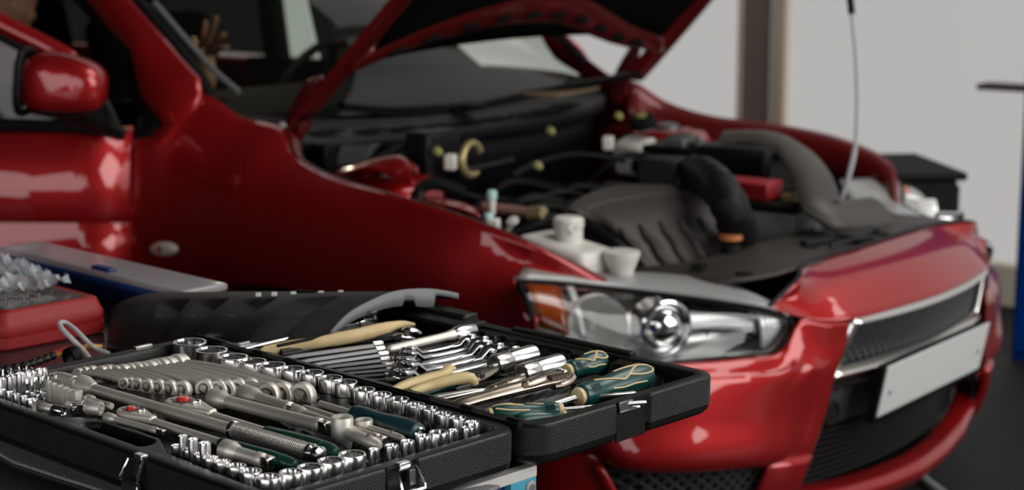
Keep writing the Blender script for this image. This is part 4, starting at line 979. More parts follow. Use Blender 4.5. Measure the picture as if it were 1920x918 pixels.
for k, (p, od) in enumerate((((0.5423, 0.3065, 0.014), .0105), ((0.5457, 0.2929, 0.014), .0115), ((0.5487, 0.2788, 0.014), .0118), ((0.5463, 0.2662, 0.014), .0130), ((0.5484, 0.2509, 0.014), .0138))):
    socket(p, od, .046, 6, ORD[k] + ' tall socket from the left in the row behind the screwdriver bits', 'tall sockets behind the bits')
for k, (p, od) in enumerate((((0.5245, 0.3166, 0.006), .0085), ((0.51, 0.3156, 0.006), .0085), ((0.4961, 0.315, 0.006), .0088), ((0.4819, 0.314, 0.006), .0086), ((0.4699, 0.3112, 0.004), .0135))):
    socket(p, od, .030, 6, ORD[k] + ' small socket from the left in the row in front of the bits', 'small sockets in front of the bits')
# screwdriver bits standing in a block
def bit_mesh(d, h, kind):
    b = MB(); b.lathe([(d * .52, 0), (d * .52, h * .5), (d * .40, h * .56)], 6, None, True, True)
    if kind % 3 == 0: b.lathe([(d * .34, h * .5), (d * .34, h * .8), (d * .12, h)], 8)
    elif kind % 3 == 1: b.box((-d * .40, -d * .10, h * .5), (d * .40, d * .10, h)); b.lathe([(d * .3, h * .5), (d * .3, h * .66)], 8)
    else: b.lathe([(d * .30, h * .5), (d * .42, h * .7), (d * .36, h * .95), (d * .2, h)], 6)
    return b
BX0 = Vector((0.5396, 0.3023, 0.008)); BXX = Vector((0.5214, 0.2648, 0.008)) - BX0; BXY = Vector((0.457, 0.3066, 0.008)) - BX0
k = 0
BX0 = Vector((.591, .268, .010))
protos = {}
for r in range(4):
    for c in range(8):
        kind = (r * 3 + c) % 3
        h = .034
        x = .588 - c * .0108 + r * .0012; y = .247 + r * .0098
        if kind not in protos: protos[kind] = bit_mesh(.0068, h, kind).build('screwdriver_bit', M['chrome'], None); o = protos[kind]
        else: o = protos[kind].copy(); COL.objects.link(o)
        o.matrix_world = BM @ T(x, y, .010 - h) @ rotz(random.random() * 3)
        tag(o, 'small steel screwdriver bit, %s row from the back, %s from the left' % (ORD[r], ORD[c]), 'bit', 'screwdriver bits in the block')
        cav(CAV_B, (x, y), (x, y), .0042, .010 - h - .0004, .002)
for k, (p, d) in enumerate((((0.5017, 0.2703, 0.012), .0062), ((0.4893, 0.2717, 0.012), .0070), ((0.4762, 0.2722, 0.012), .0082), ((0.4636, 0.2731, 0.012), .0092), ((0.4511, 0.274, 0.012), .0090), ((0.4414, 0.2712, 0.012), .0122))):
    b = MB(); b.lathe([(d * .5, 0), (d * .56, .0008), (d * .56, .0382), (d * .50, .039)], 6)
    o = b.build('hex_bit', M['satin'], None, sharp=20); o.matrix_world = BM @ T(p[0], p[1], p[2] - .039) @ rotz(.2)
    tag(o, ('thinnest' if k == 0 else 'thickest' if k == 5 else ORD[k] + ' thinnest') + ' of the blunt hex bits right of the screwdriver bits', 'bit', 'hex bits beside the screwdriver bits')
    cav(CAV_B, p, p, d * .6, p[2] - .0394, .002)

# combination wrenches on edge, overlapping like shingles
def wrench(name, p, q, s, label, group, lst, m_='satin', both_ring=False, offset=0.):
    """p: upper left end, q: other end (points on the top edges); s: head size"""
    L = dist(p, q); root = thing(name, label, 'wrench', at(p, q, R(-8)), group)
    t_ = s * .24
    hz = -s * .52
    pts = []
    n = 12
    path = [(s * .3 + (L - s * .6) * k / n, offset * math.sin(math.pi * 2 * k / n) * .5, hz + s * .28 * math.sin(math.pi * k / n) ** .5) for k in range(n + 1)]
    MB().tube(path, s * .27, 8, flat=(.75, 1)).build('shank', M[m_], root)
    def ring(cx, tilt):
        mm = T(cx, 0, hz) @ Matrix.Rotation(tilt, 4, 'Z') @ Matrix.Rotation(R(90), 4, 'X')
        return MB().lathe([(s * .36, -t_), (s * .52, -t_), (s * .58, -t_ * .6), (s * .58, t_ * .6), (s * .52, t_), (s * .36, t_), (s * .36, -t_)], 24, mm, False, False)
    ring(L - s * .45, R(14)).build('ring_end', M[m_], root, sharp=50)
    if both_ring: ring(s * .45, R(-14)).build('ring_end', M[m_], root, sharp=50)
    else:
        o_ = []
        for a in np.linspace(R(35), R(325), 16): o_.append((s * .56 * math.cos(a + math.pi), s * .56 * math.sin(a + math.pi)))
        i_ = []
        for a in np.linspace(R(300), R(60), 10): i_.append((s * .28 * math.cos(a + math.pi) - s * .05, s * .28 * math.sin(a + math.pi)))
        b = MB(); mm = T(s * .40, 0, hz) @ Matrix.Rotation(R(90), 4, 'X') @ rotz(R(15))
        lo = [mm @ Vector((x, y, -t_)) for x, y in o_] + []
        N_ = 16; ii = [i_[min(9, int(j * 10 / 16))] for j in range(N_)][::-1]
        rows = [[mm @ Vector((*o_[j], -t_)), mm @ Vector((*o_[j], t_)), mm @ Vector((*ii[j], t_)), mm @ Vector((*ii[j], -t_))] for j in range(N_)]
        b.rings([[tuple(q_) for q_ in r] for r in rows]); b.build('open_end', M[m_], root, sharp=40)
    cav(lst, (p[0], p[1]), (q[0], q[1]), s * .20, -.020, .003)
    return root
UP = [(0.5583, 0.1991, 0.004), (0.5595, 0.1895, 0.004), (0.558, 0.1808, 0.004), (0.5453, 0.1741, 0.005), (0.5442, 0.1658, 0.005), (0.535, 0.1606, 0.005), (0.5305, 0.1545, 0.006), (0.5289, 0.1457, 0.006), (0.5244, 0.1395, 0.007), (0.5215, 0.1331, 0.007), (0.5174, 0.1274, 0.008), (0.5186, 0.1173, 0.008), (0.514, 0.1111, 0.009), (0.5134, 0.103, 0.009), (0.5133, 0.0897, 0.01)]
LO = [(0.4767, 0.1801, 0.002), (0.4713, 0.1749, 0.002), (0.4604, 0.1713, 0.002), (0.4444, 0.1681, 0.003), (0.433, 0.1604, 0.003), (0.419, 0.1538, 0.003), (0.4058, 0.1445, 0.003), (0.389, 0.1235, 0.004), (0.3753, 0.1138, 0.004), (0.3682, 0.1069, 0.004), (0.3591, 0.0968, 0.005), (0.3488, 0.0869, 0.005), (0.3131, 0.0878, 0.006), (0.3053, 0.0738, 0.006), (0.2814, 0.0627, 0.007)]
for k, (p, q) in enumerate(zip(UP, LO)):
    s = .0125 + .0165 * (k / 14) ** .9
    wrench('combination_wrench', p, q, s, ('shortest' if k == 0 else 'longest' if k == 14 else ORD[k] + ' shortest') + ' satin combination wrench in the fan left of the large sockets', 'combination wrenches in the base tray', CAV_B)
cav(CAV_B, (0.5438, 0.2026, 0), (0.5153, 0.0848, 0), .012, -.020, .006)
cav(CAV_B, (0.5338, 0.1646, 0), (0.3989, 0.0915, 0), .022, -.020, .006)

# long flex-head breaker bar
p, q = (0.5216, 0.2368, 0.002), (0.0868, 0.2114, -0.002); L = dist(p, q)
t = thing('breaker_bar', 'long satin breaker bar with knurled grip across the middle of the case', 'breaker bar', at(p, q))
MB().lathe([(.0062, .052), (.0064, L - .150), (.0072, L - .135)], 20, AX).build('shaft', M['satin'], t)
b = MB(); b.lathe([(.0062, .058), (.0095, .050), (.0125, .040), (.0130, .030)], 20, AX); b.box((.0, .0075, -.009), (.034, .0125, .009)); b.box((.0, -.0125, -.009), (.034, -.0075, .009)); b.build('fork', M['satin'], t, .002)
b = MB(); b.lathe([(.0085, -.013), (.0092, -.006), (.0092, .02)], 16, AX); b.box((-.024, -.006, -.006), (-.010, .006, .006)); b.build('drive_tang', M['satin'], t, .001)
MB().lathe([(.0072, L - .136), (.0096, L - .132), (.0096, L - .022), (.0088, L - .018)], 24, AX).build('knurled_grip', knurl('knurled steel', (.66, .63, .58), .0026, .38, 1, .9), t)
MB().lathe([(.0075, L - .020), (.0098, L - .018), (.0098, L - .014), (.007, L - .012), (.0092, L - .009), (.0092, L - .002), (.006, L)], 24, AX).build('end_cap', M['chrome'], t)
MB().lathe([(.0078, L - .139), (.0102, L - .137), (.0102, L - .133), (.0078, L - .131)], 24, AX).build('collar', M['chrome'], t)
cav(CAV_B, p, q, .0100, -.018); cav(CAV_B, p, (0.4649, 0.2351, 0), .016, -.018); cav(CAV_B, (0.1774, 0.2246, 0), (0.0732, 0.2172, 0), .0125, -.022)

# ratchets
def ratchet(p, q, s, label, sw=1):
    L = dist(p, q); t = thing('ratchet', label, 'ratchet', at(p, q))
    # teardrop head
    out = []
    for a in np.linspace(R(100), R(260), 18): out.append((s * (.95 + math.cos(a)), s * math.sin(a) * .92))
    hl = s * 3.2
    pts = out + [(s * 1.9, -s * .85), (hl, -s * .42), (hl + s * .6, -s * .32), (hl + s * .6, s * .32), (hl, s * .42), (s * 1.9, s * .85)]
    MB().prism(pts, -s * .55, s * .42).build('head', M['satin'], t, s * .16, seg=3)
    hd = MB().lathe([(s * .62, s * .40), (s * .62, s * .46), (s * .5, s * .47)], 28, T(s * 1.15, 0, 0)).build('cover_plate', M['steel'], t)
    MB().lathe([(s * .36, s * .45), (s * .37, s * .58), (s * .30, s * .66), (s * .1, s * .67)], 24, T(s * 1.15, 0, 0)).build('release_button', M['red_button'], t)
    b = MB(); b.lathe([(s * .2, s * .40), (s * .2, s * .56), (s * .12, s * .6)], 14, T(s * 2.05, s * .35 * sw, 0)); b.box((s * 1.95, -s * .1, s * .42), (s * 2.15, s * .5, s * .56)); b.build('direction_lever', M['chrome_trim'], t, s * .04)
    for a in (R(75), R(200), R(-50)):
        MB().box((-s * .10, -s * .04, s * .415), (s * .10, s * .04, s * .435), T(s * 1.15 + s * .78 * math.cos(a), s * .74 * math.sin(a), 0) @ rotz(a + 1.57)).build('slot', M['black_soft'], t)
    g0 = L * .60
    MB().tube([(hl, 0, -s * .02), (hl + s, 0, 0), (g0 - .01, 0, 0), (g0 + .006, 0, 0)], [s * .36, s * .30, s * .28, s * .30], 14, flat=(1.1, 1)).build('shaft', M['satin'], t)
    MB().lathe([(s * .30, g0 - .004), (s * .42, g0), (s * .50, g0 + (L - g0) * .3), (s * .56, g0 + (L - g0) * .65), (s * .50, L - .010), (s * .34, L - .001), (s * .1, L)], 20, AX @ Matrix.Diagonal((.9, 1, 1, 1))).build('grip', M['grip_green'], t)
    MB().lathe([(s * .545, L - .022), (s * .55, L - .021), (s * .545, L - .020)], 20, AX @ Matrix.Diagonal((.92, 1.01, 1, 1))).build('grip_line', M['teal'], t)
    cav(CAV_B, (p[0], p[1]), (Vector(p) + (Vector(q) - Vector(p)) * (s * 2.2 / L))[:2], s * 1.15, -.024); cav(CAV_B, p, q, s * .62, -.020)
    return t
ratchet((0.3533, 0.2071, 0), (0.0864, 0.192, -0.004), .0195, 'large ratchet with red button and green grip beside the breaker bar', 1)
ratchet((0.3649, 0.2637, 0), (0.0855, 0.2457, -0.004), .0150, 'smaller ratchet with red button and green grip, nearer the front edge', 1)

# extension bars and drive tools
def extension(name, p, q, r0, r1, hl, label, cat='extension bar', ball=False, lst=CAV_B, drive=True):
    L = dist(p, q); t = thing(name, label, cat, at(p, q))
    MB().lathe([(r0 * .55, hl * .2), (r0 * .62, 0), (r0 * .94, 0), (r0, .0015), (r0, hl * .72), (r0 * .92, hl * .85), (r1 * 1.02, hl + r0 * .4)], 24, AX, True, False).build('socket_end', M['satin'], t)
    MB().lathe([(r1, hl), (r1, L - .022), (r1 * 1.12, L - .020), (r1 * 1.12, L - .012), (r1, L - .011)], 20, AX).build('bar', M['satin'], t)
    if drive:
        d = r1 * .82
        MB().box((L - .013, -d, -d), (L, d, d)).build('square_drive', M['chrome'], t, d * .2)
        MB().lathe([(d * .35, 0), (d * .3, .001), (d * .1, .0016)], 10, T(L - .006, 0, d)).build('ball_detent', M['pink_pipe'], t)
    cav(lst, p, q, r1 + .0012, -.016); cav(lst, p, (Vector(p) + (Vector(q) - Vector(p)) * (hl / L))[:2], r0 + .001, -.018)
    return t
extension('extension_bar', (0.3331, 0.1656, 0.003), (0.1542, 0.1451, 0), .0110, .0072, .022, 'long extension bar with flared socket end left of the sliding head')
extension('extension_bar', (0.3223, 0.1298, 0.003), (0.2251, 0.1315, 0.001), .0110, .0076, .026, 'short thick extension bar with square drive behind the long one')
extension('extension_bar', (0.2295, 0.1317, 0.002), (0.0761, 0.1355, 0), .0068, .0044, .018, 'slim extension bar running past the sliding head to the front sockets')
extension('extension_bar', (0.3608, 0.2862, 0), (0.2695, 0.2738, -0.002), .0056, .0034, .014, 'thin short extension bar in front of the smaller ratchet head')
extension('extension_bar', (0.4338, 0.2634, 0.002), (0.3804, 0.2575, 0), .0056, .0034, .012, 'tiny extension bar between the breaker bar and the universal joint', drive=False)
extension('extension_bar', (0.1674, 0.2738, 0.002), (0.1011, 0.2641, -0.001), .0105, .0070, .018, 'stubby extension bar squeezed between the green grip and corner sockets')
# sliding T-bars
def tbar(p, q, f, r, hr, hh, label):
    L = dist(p, q); t = thing('sliding_bar', label, 'sliding bar', at(p, q))
    MB().lathe([(r * .8, 0), (r, .002), (r, L - .010), (r * .8, L - .008), (r * .95, L - .006), (r * .6, L)], 18, AX).build('bar', M['satin'], t)
    b = MB(); m_ = T(L * f, 0, -hh * .55); n = 28
    def sq(r_, z, s_=False):
        o = []
        for j in range(n):
            a = 2 * math.pi * j / n; k = r_ if not s_ else r_ / max(abs(math.cos(a)), abs(math.sin(a)))
            o.append((k * math.cos(a), k * math.sin(a), z))
        return o
    b.rings([sq(hr * .85, 0), sq(hr, hh * .3), sq(hr, hh * .96), sq(hr * .95, hh), sq(hr * .72, hh), sq(hr * .42, hh - .001, True), sq(hr * .42, hh - .008, True)], True, True, m_); b.build('sliding_head', M['satin'], t)
    MB().lathe([(r * .5, 0), (r * .4, r * .25), (r * .1, r * .3)], 12, T(L - .018, 0, r)).build('ball_detent', M['pink_pipe'], t)
    cav(CAV_B, p, q, r + .0015, -.018); c = Vector(p) + (Vector(q) - Vector(p)) * f; cav(CAV_B, c, c, hr + .002, -.036)
    return t
tbar((0.1371, 0.1426, 0), (0.0709, 0.1476, -0.002), .02, .0066, .0118, .034, 'short bar with a thick round sliding head standing upright')
tbar((0.2346, 0.1147, 0), (0.0689, 0.1159, -0.001), .62, .0040, .0098, .018, 'thin sliding T-bar with a ring head beside the dark teal handle')
# spinner handle
p, q = (0.2328, 0.0917, 0), (0.0645, 0.0948, 0); L = dist(p, q)
t = thing('spinner_handle', 'dark teal smooth spinner handle with steel shank near the small sockets', 'handle', at(p, q))
MB().lathe([(.0042, 0), (.0042, L * .36), (.005, L * .37)], 14, AX).build('shank', M['satin'], t)
MB().lathe([(.0075, L * .345), (.0105, L * .36), (.0118, L * .45), (.0105, L * .58), (.0128, L * .78), (.0132, L * .90), (.0112, L * .965), (.007, L * .985)], 24, AX).build('grip', M['teal_dark'], t)
MB().lathe([(.0072, L * .975), (.0076, L * .99), (.006, L), (.004, L * .99)], 20, AX).build('end_ring', M['chrome'], t)
cav(CAV_B, p, q, .0145, -.020)
# universal joint and small adapters
p, q = (0.4221, 0.2873, 0.001), (0.3922, 0.2718, 0)
t = thing('universal_joint', 'satin universal joint lying right of the bit block', 'universal joint', at(p, q)); L = dist(p, q)
MB().lathe([(.0030, .006), (.0052, .0), (.0078, 0), (.0082, .0015), (.0082, .018), (.0060, .021)], 22, T(L, 0, 0) @ Matrix.Rotation(R(-90), 4, 'Y'), True, True).build('socket_yoke', M['satin'], t)
b = MB(); b.box((L - .034, -.0075, -.005), (L - .016, -.0040, .005)); b.box((L - .034, .0040, -.005), (L - .016, .0075, .005)); b.lathe([(.0040, -.008), (.0040, .008)], 14, T(L - .030, 0, 0) @ Matrix.Rotation(R(90), 4, 'X')); b.build('cross_piece', M['chrome'], t, .0008)
b = MB(); b.lathe([(.0046, -.002), (.0070, .002), (.0070, .012)], 18, AX); b.box((-.010, -.0036, -.0036), (.0, .0036, .0036)); b.build('drive_yoke', M['satin'], t, .0006)
cav(CAV_B, p, q, .0095, -.014)
p, q = (0.4476, 0.3128, 0), (0.416, 0.3048, -0.001)
t = thing('drive_adapter', 'small cylindrical adapter lying in front of the bit block', 'adapter', at(p, q)); L = dist(p, q)
MB().lathe([(.0044, 0), (.0052, .001), (.0052, L * .45), (.0040, L * .5)], 18, AX).build('body', M['satin'], t)
MB().lathe([(.0040, L * .5), (.0056, L * .55), (.0056, L - .001), (.0050, L), (.0036, L - .001), (.003, L - .008)], 18, AX).build('socket_end', M['chrome'], t)
cav(CAV_B, p, q, .0062, -.012)

# front flange of the base tray, with the grab opening
FLG = [(0.5579, 0.3275, 0), (0.5173, 0.3238, 0), (0.4113, 0.317, 0), (0.3601, 0.2826, 0), (0.2572, 0.285, 0), (0.2047, 0.3107, 0), (0.0563, 0.319, 0)]
fx = np.array([q_[0] for q_ in FLG])[::-1]; fy = np.array([q_[1] for q_ in FLG])[::-1]
def base_level(X, Y):
    lim = np.interp(X, fx, fy, left=fy[0] + .03, right=fy[-1]); k = np.clip((Y - lim) / .004, 0, 1)
    return -.011 + .009 * k
cav(CAV_B, (0.3478, 0.3139, 0), (0.2598, 0.3117, 0), .0115, -.040, .004); cav(CAV_B, (0.3293, 0.3324, 0), (0.279, 0.3327, 0), .0024, -.012, .002); cav(CAV_B, (0.3821, 0.3383, 0), (0.376, 0.3381, 0), .003, -.009, .002)
cav(CAV_B, (0.1975, 0.0516, 0), (0.0684, 0.06, 0), .010, -.034, .006)
tray('base_tray', .0215, .5885, .0225, .3245, base_level, CAV_B, base)

# ------------------------------------------------------------------ tools in the lid
def loc(root, *pts):
    """case-frame points -> the tool's own frame"""
    mi = root.matrix_world.inverted() @ BM
    return [tuple(mi @ Vector(p)) for p in pts]
def tool(name, label, cat, p, q, group=None): return thing(name, label, cat, at(p, q), group)

# L keys with star tips
KL = [(0.433, -0.0127, -0.002), (0.4045, -0.014, -0.002), (0.3827, -0.0128, -0.002), (0.3667, -0.0154, -0.003), (0.3463, -0.0134, -0.003), (0.3282, -0.0131, -0.003), (0.3114, -0.0137, -0.004), (0.2918, -0.0117, -0.004)]
KR = [(0.3963, -0.149, -0.002), (0.3747, -0.134, -0.002), (0.3565, -0.1221, -0.003), (0.3342, -0.1055, -0.003), (0.3121, -0.0933, -0.003), (0.2961, -0.0813, -0.004), (0.2823, -0.0661, -0.004), (0.265, -0.0512, -0.004)]
for k, (p, q) in enumerate(zip(KL, KR)):
    r = .0042 - .0026 * k / 7; L = dist(p, q)
    t = tool('star_key', ('longest' if k == 0 else 'shortest' if k == 7 else ORD[k] + ' longest') + ' dark steel star-tipped key of the graded set in the lid', 'hex key', p, q, 'star keys in the lid')
    MB().tube([(.012, 0, -.030), (.004, 0, -.022), (.001, 0, -.008), (.006, 0, -.001), (.018, 0, 0), (L - .006, 0, 0)], r, 6).build('shaft', M['steel'], t, sharp=25)
    n = 16; b = MB()
    b.rings([[(L - .012, (r * (1.5 if j % 2 else 1.0)) * math.cos(2 * math.pi * j / n), (r * (1.5 if j % 2 else 1.0)) * math.sin(2 * math.pi * j / n)) for j in range(n)], [(L, (r * (1.45 if j % 2 else .95)) * math.cos(2 * math.pi * j / n), (r * (1.45 if j % 2 else .95)) * math.sin(2 * math.pi * j / n)) for j in range(n)]], True, True)
    b.build('star_tip', M['chrome_trim'], t, smooth=False)
    cav(CAV_L, p, q, r + .001, -.012 - r, .002)
cav(CAV_L, (0.3844, -0.0785, 0), (0.3033, -0.0636, 0), .016, -.022, .006)
# chrome S-shaped ring wrenches, graded
SL = [(0.3565, -0.1558, 0), (0.3383, -0.1381, 0), (0.3193, -0.1106, 0), (0.2978, -0.0979, 0), (0.2718, -0.0635, 0.001)]
SR = [(0.3496, -0.2604, 0), (0.33, -0.2624, 0), (0.3103, -0.2484, 0), (0.2901, -0.2474, 0), (0.2615, -0.2452, 0.001)]
for k, (p, q) in enumerate(zip(SL, SR)):
    s = .017 + .0022 * k
    L = dist(p, q); t = thing('ring_wrench', ('shortest' if k == 0 else 'longest' if k == 4 else ORD[k] + ' shortest') + ' of the five chrome ring wrenches side by side in the lid', 'wrench', at(p, q), 'chrome ring wrenches in the lid')
    MB().tube([(s * .2, 0, -s * .10), (s * .7, 0, -s * .12), (s * 1.25, 0, -s * .55), (L * .4, 0, -s * .62), (L * .62, 0, -s * .62), (L - s * 1.2, 0, -s * .55), (L - s * .7, 0, -s * .14), (L - s * .2, 0, -s * .10)], [s * .34, s * .30, s * .24, s * .2, s * .2, s * .24, s * .30, s * .34], 10, flat=(1, .62)).build('shank', M['chrome'], t)
    for cx in (s * .1, L - s * .1):
        MB().lathe([(s * .33, -s * .42), (s * .52, -s * .42), (s * .58, -s * .3), (s * .58, s * .04), (s * .54, s * .10), (s * .36, s * .10), (s * .33, s * .04), (s * .33, -s * .42)], 24, T(cx, 0, -s * .12) @ Matrix.Rotation(R(20) * (1 if cx < L / 2 else -1), 4, 'X'), False, False).build('ring_end', M['chrome'], t, sharp=45)
    cav(CAV_L, p, p, s * .62, -s * .55 - .004, .003); cav(CAV_L, q, q, s * .62, -s * .55 - .004, .003); cav(CAV_L, p, q, s * .18, -s * .7 - .004, .002)
# spark plug wrench bar with a cylindrical head
p, q = (0.3673, -0.1337, 0), (0.3618, -0.2795, 0.002); L = dist(p, q)
t = tool('box_spanner', 'satin bar with a cylindrical socket head at the back of the ring wrenches', 'spanner', p, q)
MB().lathe([(.004, 0), (.0055, .004), (.0055, L - .05), (.0075, L - .035)], 16, AX).build('shaft', M['satin'], t)
MB().lathe([(.0075, L - .036), (.0098, L - .030), (.0098, L - .001), (.009, L), (.0072, L - .001), (.0068, L - .012)], 22, AX).build('socket_head', M['chrome_trim'], t)
cav(CAV_L, p, q, .0065, -.018); cav(CAV_L, q, q, .012, -.020)
# two large tubular spark plug sockets
for (p, q, nm) in (((0.2216, -0.1745, -0.002), (0.2211, -0.2445, -0.001), 'rear'), ((0.1629, -0.161, -0.001), (0.1634, -0.2305, 0), 'front')):
    L = dist(p, q); t = tool('spark_plug_socket', nm + ' one of the two fat chrome tube sockets lying in the lid', 'socket', p, q, 'tube sockets in the lid')
    MB().lathe([(.0090, .008), (.0098, 0), (.0124, 0), (.0130, .0016), (.0130, L * .34), (.0124, L * .36), (.0124, L * .40), (.0130, L * .42), (.0130, L - .0015), (.0122, L), (.004, L)], 28, AX).build('tube', M['chrome_trim'], t, sharp=25)
    cav(CAV_L, p, q, .0142, -.018)
# cream and teal slip-joint pliers
p, q = (0.2147, -0.0003, -0.001), (0.2161, -0.1725, -0.004); L = dist(p, q)
t = tool('pliers', 'slip-joint pliers with cream and teal handles in the lid near the hinge', 'pliers', p, q)
h1 = loc(t, (0.2175, -0.0054, 0), (0.2206, -0.035, 0.002), (0.2171, -0.0617, 0.004), (0.2129, -0.0811, 0.005), (0.219, -0.094, 0.008), (0.2237, -0.1074, 0.006))
MB().tube(cr(h1, 20), [.005, .006, .0065, .007, .007, .007, .007, .0072, .0074, .0074, .0075, .0076, .0078, .008, .008, .0078, .0075, .007, .006, .004], 12, flat=(1, .8)).build('upper_handle', M['cream'], t)
h2 = loc(t, (0.2046, -0.0201, -0.003), (0.2059, -0.0467, -0.002), (0.1999, -0.0668, 0.001), (0.1932, -0.0864, 0.003), (0.1851, -0.0995, 0.002), (0.1804, -0.1019, -0.006))
MB().tube(cr(h2, 20), [.005, .006, .0065, .007, .0072, .0074, .0076, .0078, .008, .0082, .0084, .0086, .009, .0092, .0094, .0092, .009, .0085, .0075, .005], 12, flat=(1, .8)).build('lower_handle', M['cream'], t)
h3 = loc(t, (0.2054, -0.0191, -0.008), (0.2065, -0.0472, -0.008), (0.205, -0.0716, -0.006), (0.201, -0.0923, -0.006))
MB().tube(cr(h3, 14), [.004] + [.007] * 12 + [.004], 10, flat=(1, .8)).build('handle_underside', M['teal'], t)
jw = loc(t, (0.1907, -0.1051, -0.002), (0.1997, -0.1329, -0.003), (0.2124, -0.1688, -0.004))
MB().tube(cr(jw, 10), [.010, .0105, .0105, .010, .0095, .009, .008, .007, .006, .004], 10, flat=(1, .5)).build('jaw', M['bronze'], t)
c = loc(t, (0.1884, -0.1171, 0.002))[0]; MB().lathe([(.006, -.002), (.006, .003), (.004, .004)], 16, T(c)).build('pivot', M['steel'], t)
cav(CAV_L, p, q, .013, -.022); cav(CAV_L, (0.229, -0.0993, 0), (0.1756, -0.0954, 0), .013, -.024)
# locking pliers
p, q = (0.1229, -0.0024, -0.002), (0.1073, -0.1951, 0); L = dist(p, q)
t = tool('locking_pliers', 'brownish nickel-plated locking pliers with curved toothed jaw', 'pliers', p, q)
bd = loc(t, (0.1331, -0.0123, -0.006), (0.1255, -0.0368, -0.002), (0.1159, -0.07, 0.002), (0.1066, -0.1088, 0.005), (0.1004, -0.1427, 0.006), (0.0946, -0.164, 0.003))
MB().tube(cr(bd, 24), [.006, .009, .0105, .011, .011, .011, .011, .0115, .012, .0122, .0125, .013, .0132, .0134, .0135, .0135, .0135, .0135, .013, .0125, .012, .011, .0095, .006], 12, flat=(.85, .62)).build('body_handle', M['bronze'], t)
lv = loc(t, (0.1268, -0.0595, 0.002), (0.1234, -0.0777, 0.006), (0.1178, -0.0983, 0.01), (0.1221, -0.1224, 0.011))
MB().tube(cr(lv, 14), [.003, .006, .0085, .0095, .010, .010, .010, .010, .0095, .009, .0085, .008, .006, .003], 10, flat=(.9, .5)).build('lever_handle', M['bronze'], t)
l2 = loc(t, (0.097, -0.0985, 0.01), (0.0997, -0.1238, 0.011), (0.1044, -0.1516, 0.01), (0.1046, -0.1704, 0.009))
MB().tube(cr(l2, 12), [.006, .008, .009, .0095, .010, .010, .010, .0095, .009, .008, .007, .005], 10, flat=(1, .5)).build('upper_jaw', M['bronze'], t)
l3 = loc(t, (0.0979, -0.1446, 0.001), (0.0941, -0.1616, 0.001), (0.0974, -0.1783, 0.003), (0.1004, -0.1836, 0.006))
MB().tube(cr(l3, 12), [.009, .009, .0088, .0085, .008, .0075, .007, .0065, .006, .0055, .005, .003], 10, flat=(1, .6)).build('lower_jaw', M['bronze'], t)
b = MB()
for k in range(8):
    c = Vector(loc(t, (0.0894, -0.1325, 0.015))[0]).lerp(Vector(loc(t, (0.0887, -0.1555, 0.014))[0]), k / 7)
    b.box((-.0009, -.005, -.004), (.0009, .005, .001), T(c))
b.build('jaw_teeth', M['bronze'], t)
for c in loc(t, (0.1236, -0.0744, 0.0085), (0.1183, -0.09, 0.0115), (0.0994, -0.1029, 0.0125)):
    MB().lathe([(.0052, -.002), (.0052, .0004), (.0042, .0014), (.002, .0018)], 16, T(c)).build('rivet', M['bronze'], t)
cav(CAV_L, p, q, .0125, -.024); cav(CAV_L, (0.132, -0.0647, 0), (0.1497, -0.1544, 0), .008, -.018)
# thin needle-nose tool between the pliers
p, q = (0.1695, -0.0122, -0.003), (0.1391, -0.0937, 0); L = dist(p, q)
t = tool('tweezers', 'thin pointed steel tweezers lying between the two pliers', 'tweezers', p, q)
for sgn in (-1, 1): MB().tube([(0, sgn * .005, -.001), (L * .3, sgn * .006, 0), (L * .7, sgn * .0035, .001), (L, sgn * .0008, 0)], [.004, .0042, .0030, .0008], 8, flat=(1, .5)).build('arm', M['chrome_trim'], t)
cav(CAV_L, p, q, .0075, -.018)
# screwdrivers
def screwdriver(p, q, rad, shaft, blade, label, mt='teal', accents=True):
    """p collar end, q butt end; the shaft runs from p away from q"""
    L = dist(p, q); t = tool('screwdriver', label, 'screwdriver', p, q, 'green screwdrivers in the lid')
    prof = [(.70, 0), (.80, .02), (.82, .10), (.80, .18), (.76, .27), (.82, .38), (.94, .55), (1.0, .72), (.97, .86), (.82, .95), (.5, .99), (.1, 1.0)]
    MB().lathe([(r_ * rad, x * L) for r_, x in [(c_[0], c_[1]) for c_ in cr(prof, 36)]], 28, AX).build('handle', M[mt], t)
    MB().lathe([(rad * .30, -.006), (rad * .60, -.0055), (rad * .66, -.002), (rad * .62, .001)], 22, AX).build('collar', M['cream'], t)
    P_ = cr(prof, 60)
    def sp(x, a): r_ = float(np.interp(x, [c_[1] for c_ in P_], [c_[0] for c_ in P_])) * rad * 1.0; return (x * L, -r_ * math.sin(a), r_ * math.cos(a))
    if accents:
        for pth in ([(.22, -.2), (.34, .35), (.45, .75), (.52, .95), (.60, .70), (.70, .35), (.80, .1)], [(.60, .72), (.75, 1.0), (.90, 1.05), (.96, .8)], [(.52, -.35), (.68, -.15), (.80, .1), (.92, .45), (.965, .9)], [(.45, -1.0), (.62, -.95), (.80, -.8), (.93, -.5)], [(.34, 1.4), (.48, 1.55), (.62, 1.5), (.80, 1.6)]):
            MB().tube([sp(x, a) for x, a in crk(pth, 16)], .0017, 6, flat=(1, .6)).build('cream_inlay', M['cream'], t)
        for sgn in (-.9, .9):
            b = MB()
            for k in range(6):
                x = .08 + k * .022; b.tube([sp(x, sgn - .35), sp(x, sgn), sp(x, sgn + .35)], .0009, 5)
            b.build('grip_ribs', M['teal_dark'], t)
    MB().tube([(0, 0, 0), (-shaft * .94, 0, 0), (-shaft, 0, 0)], [rad * .24, rad * .24, rad * .2], 12).build('shaft', M['chrome_trim'], t)
    d = (Vector(p) - Vector(q)).normalized()
    cav(CAV_L, p, q, rad * .95, -.028, .004)
    if shaft > .02: cav(CAV_L, p, tuple(Vector(p) + d * shaft), rad * .3 + .001, -.022, .002)
    return t
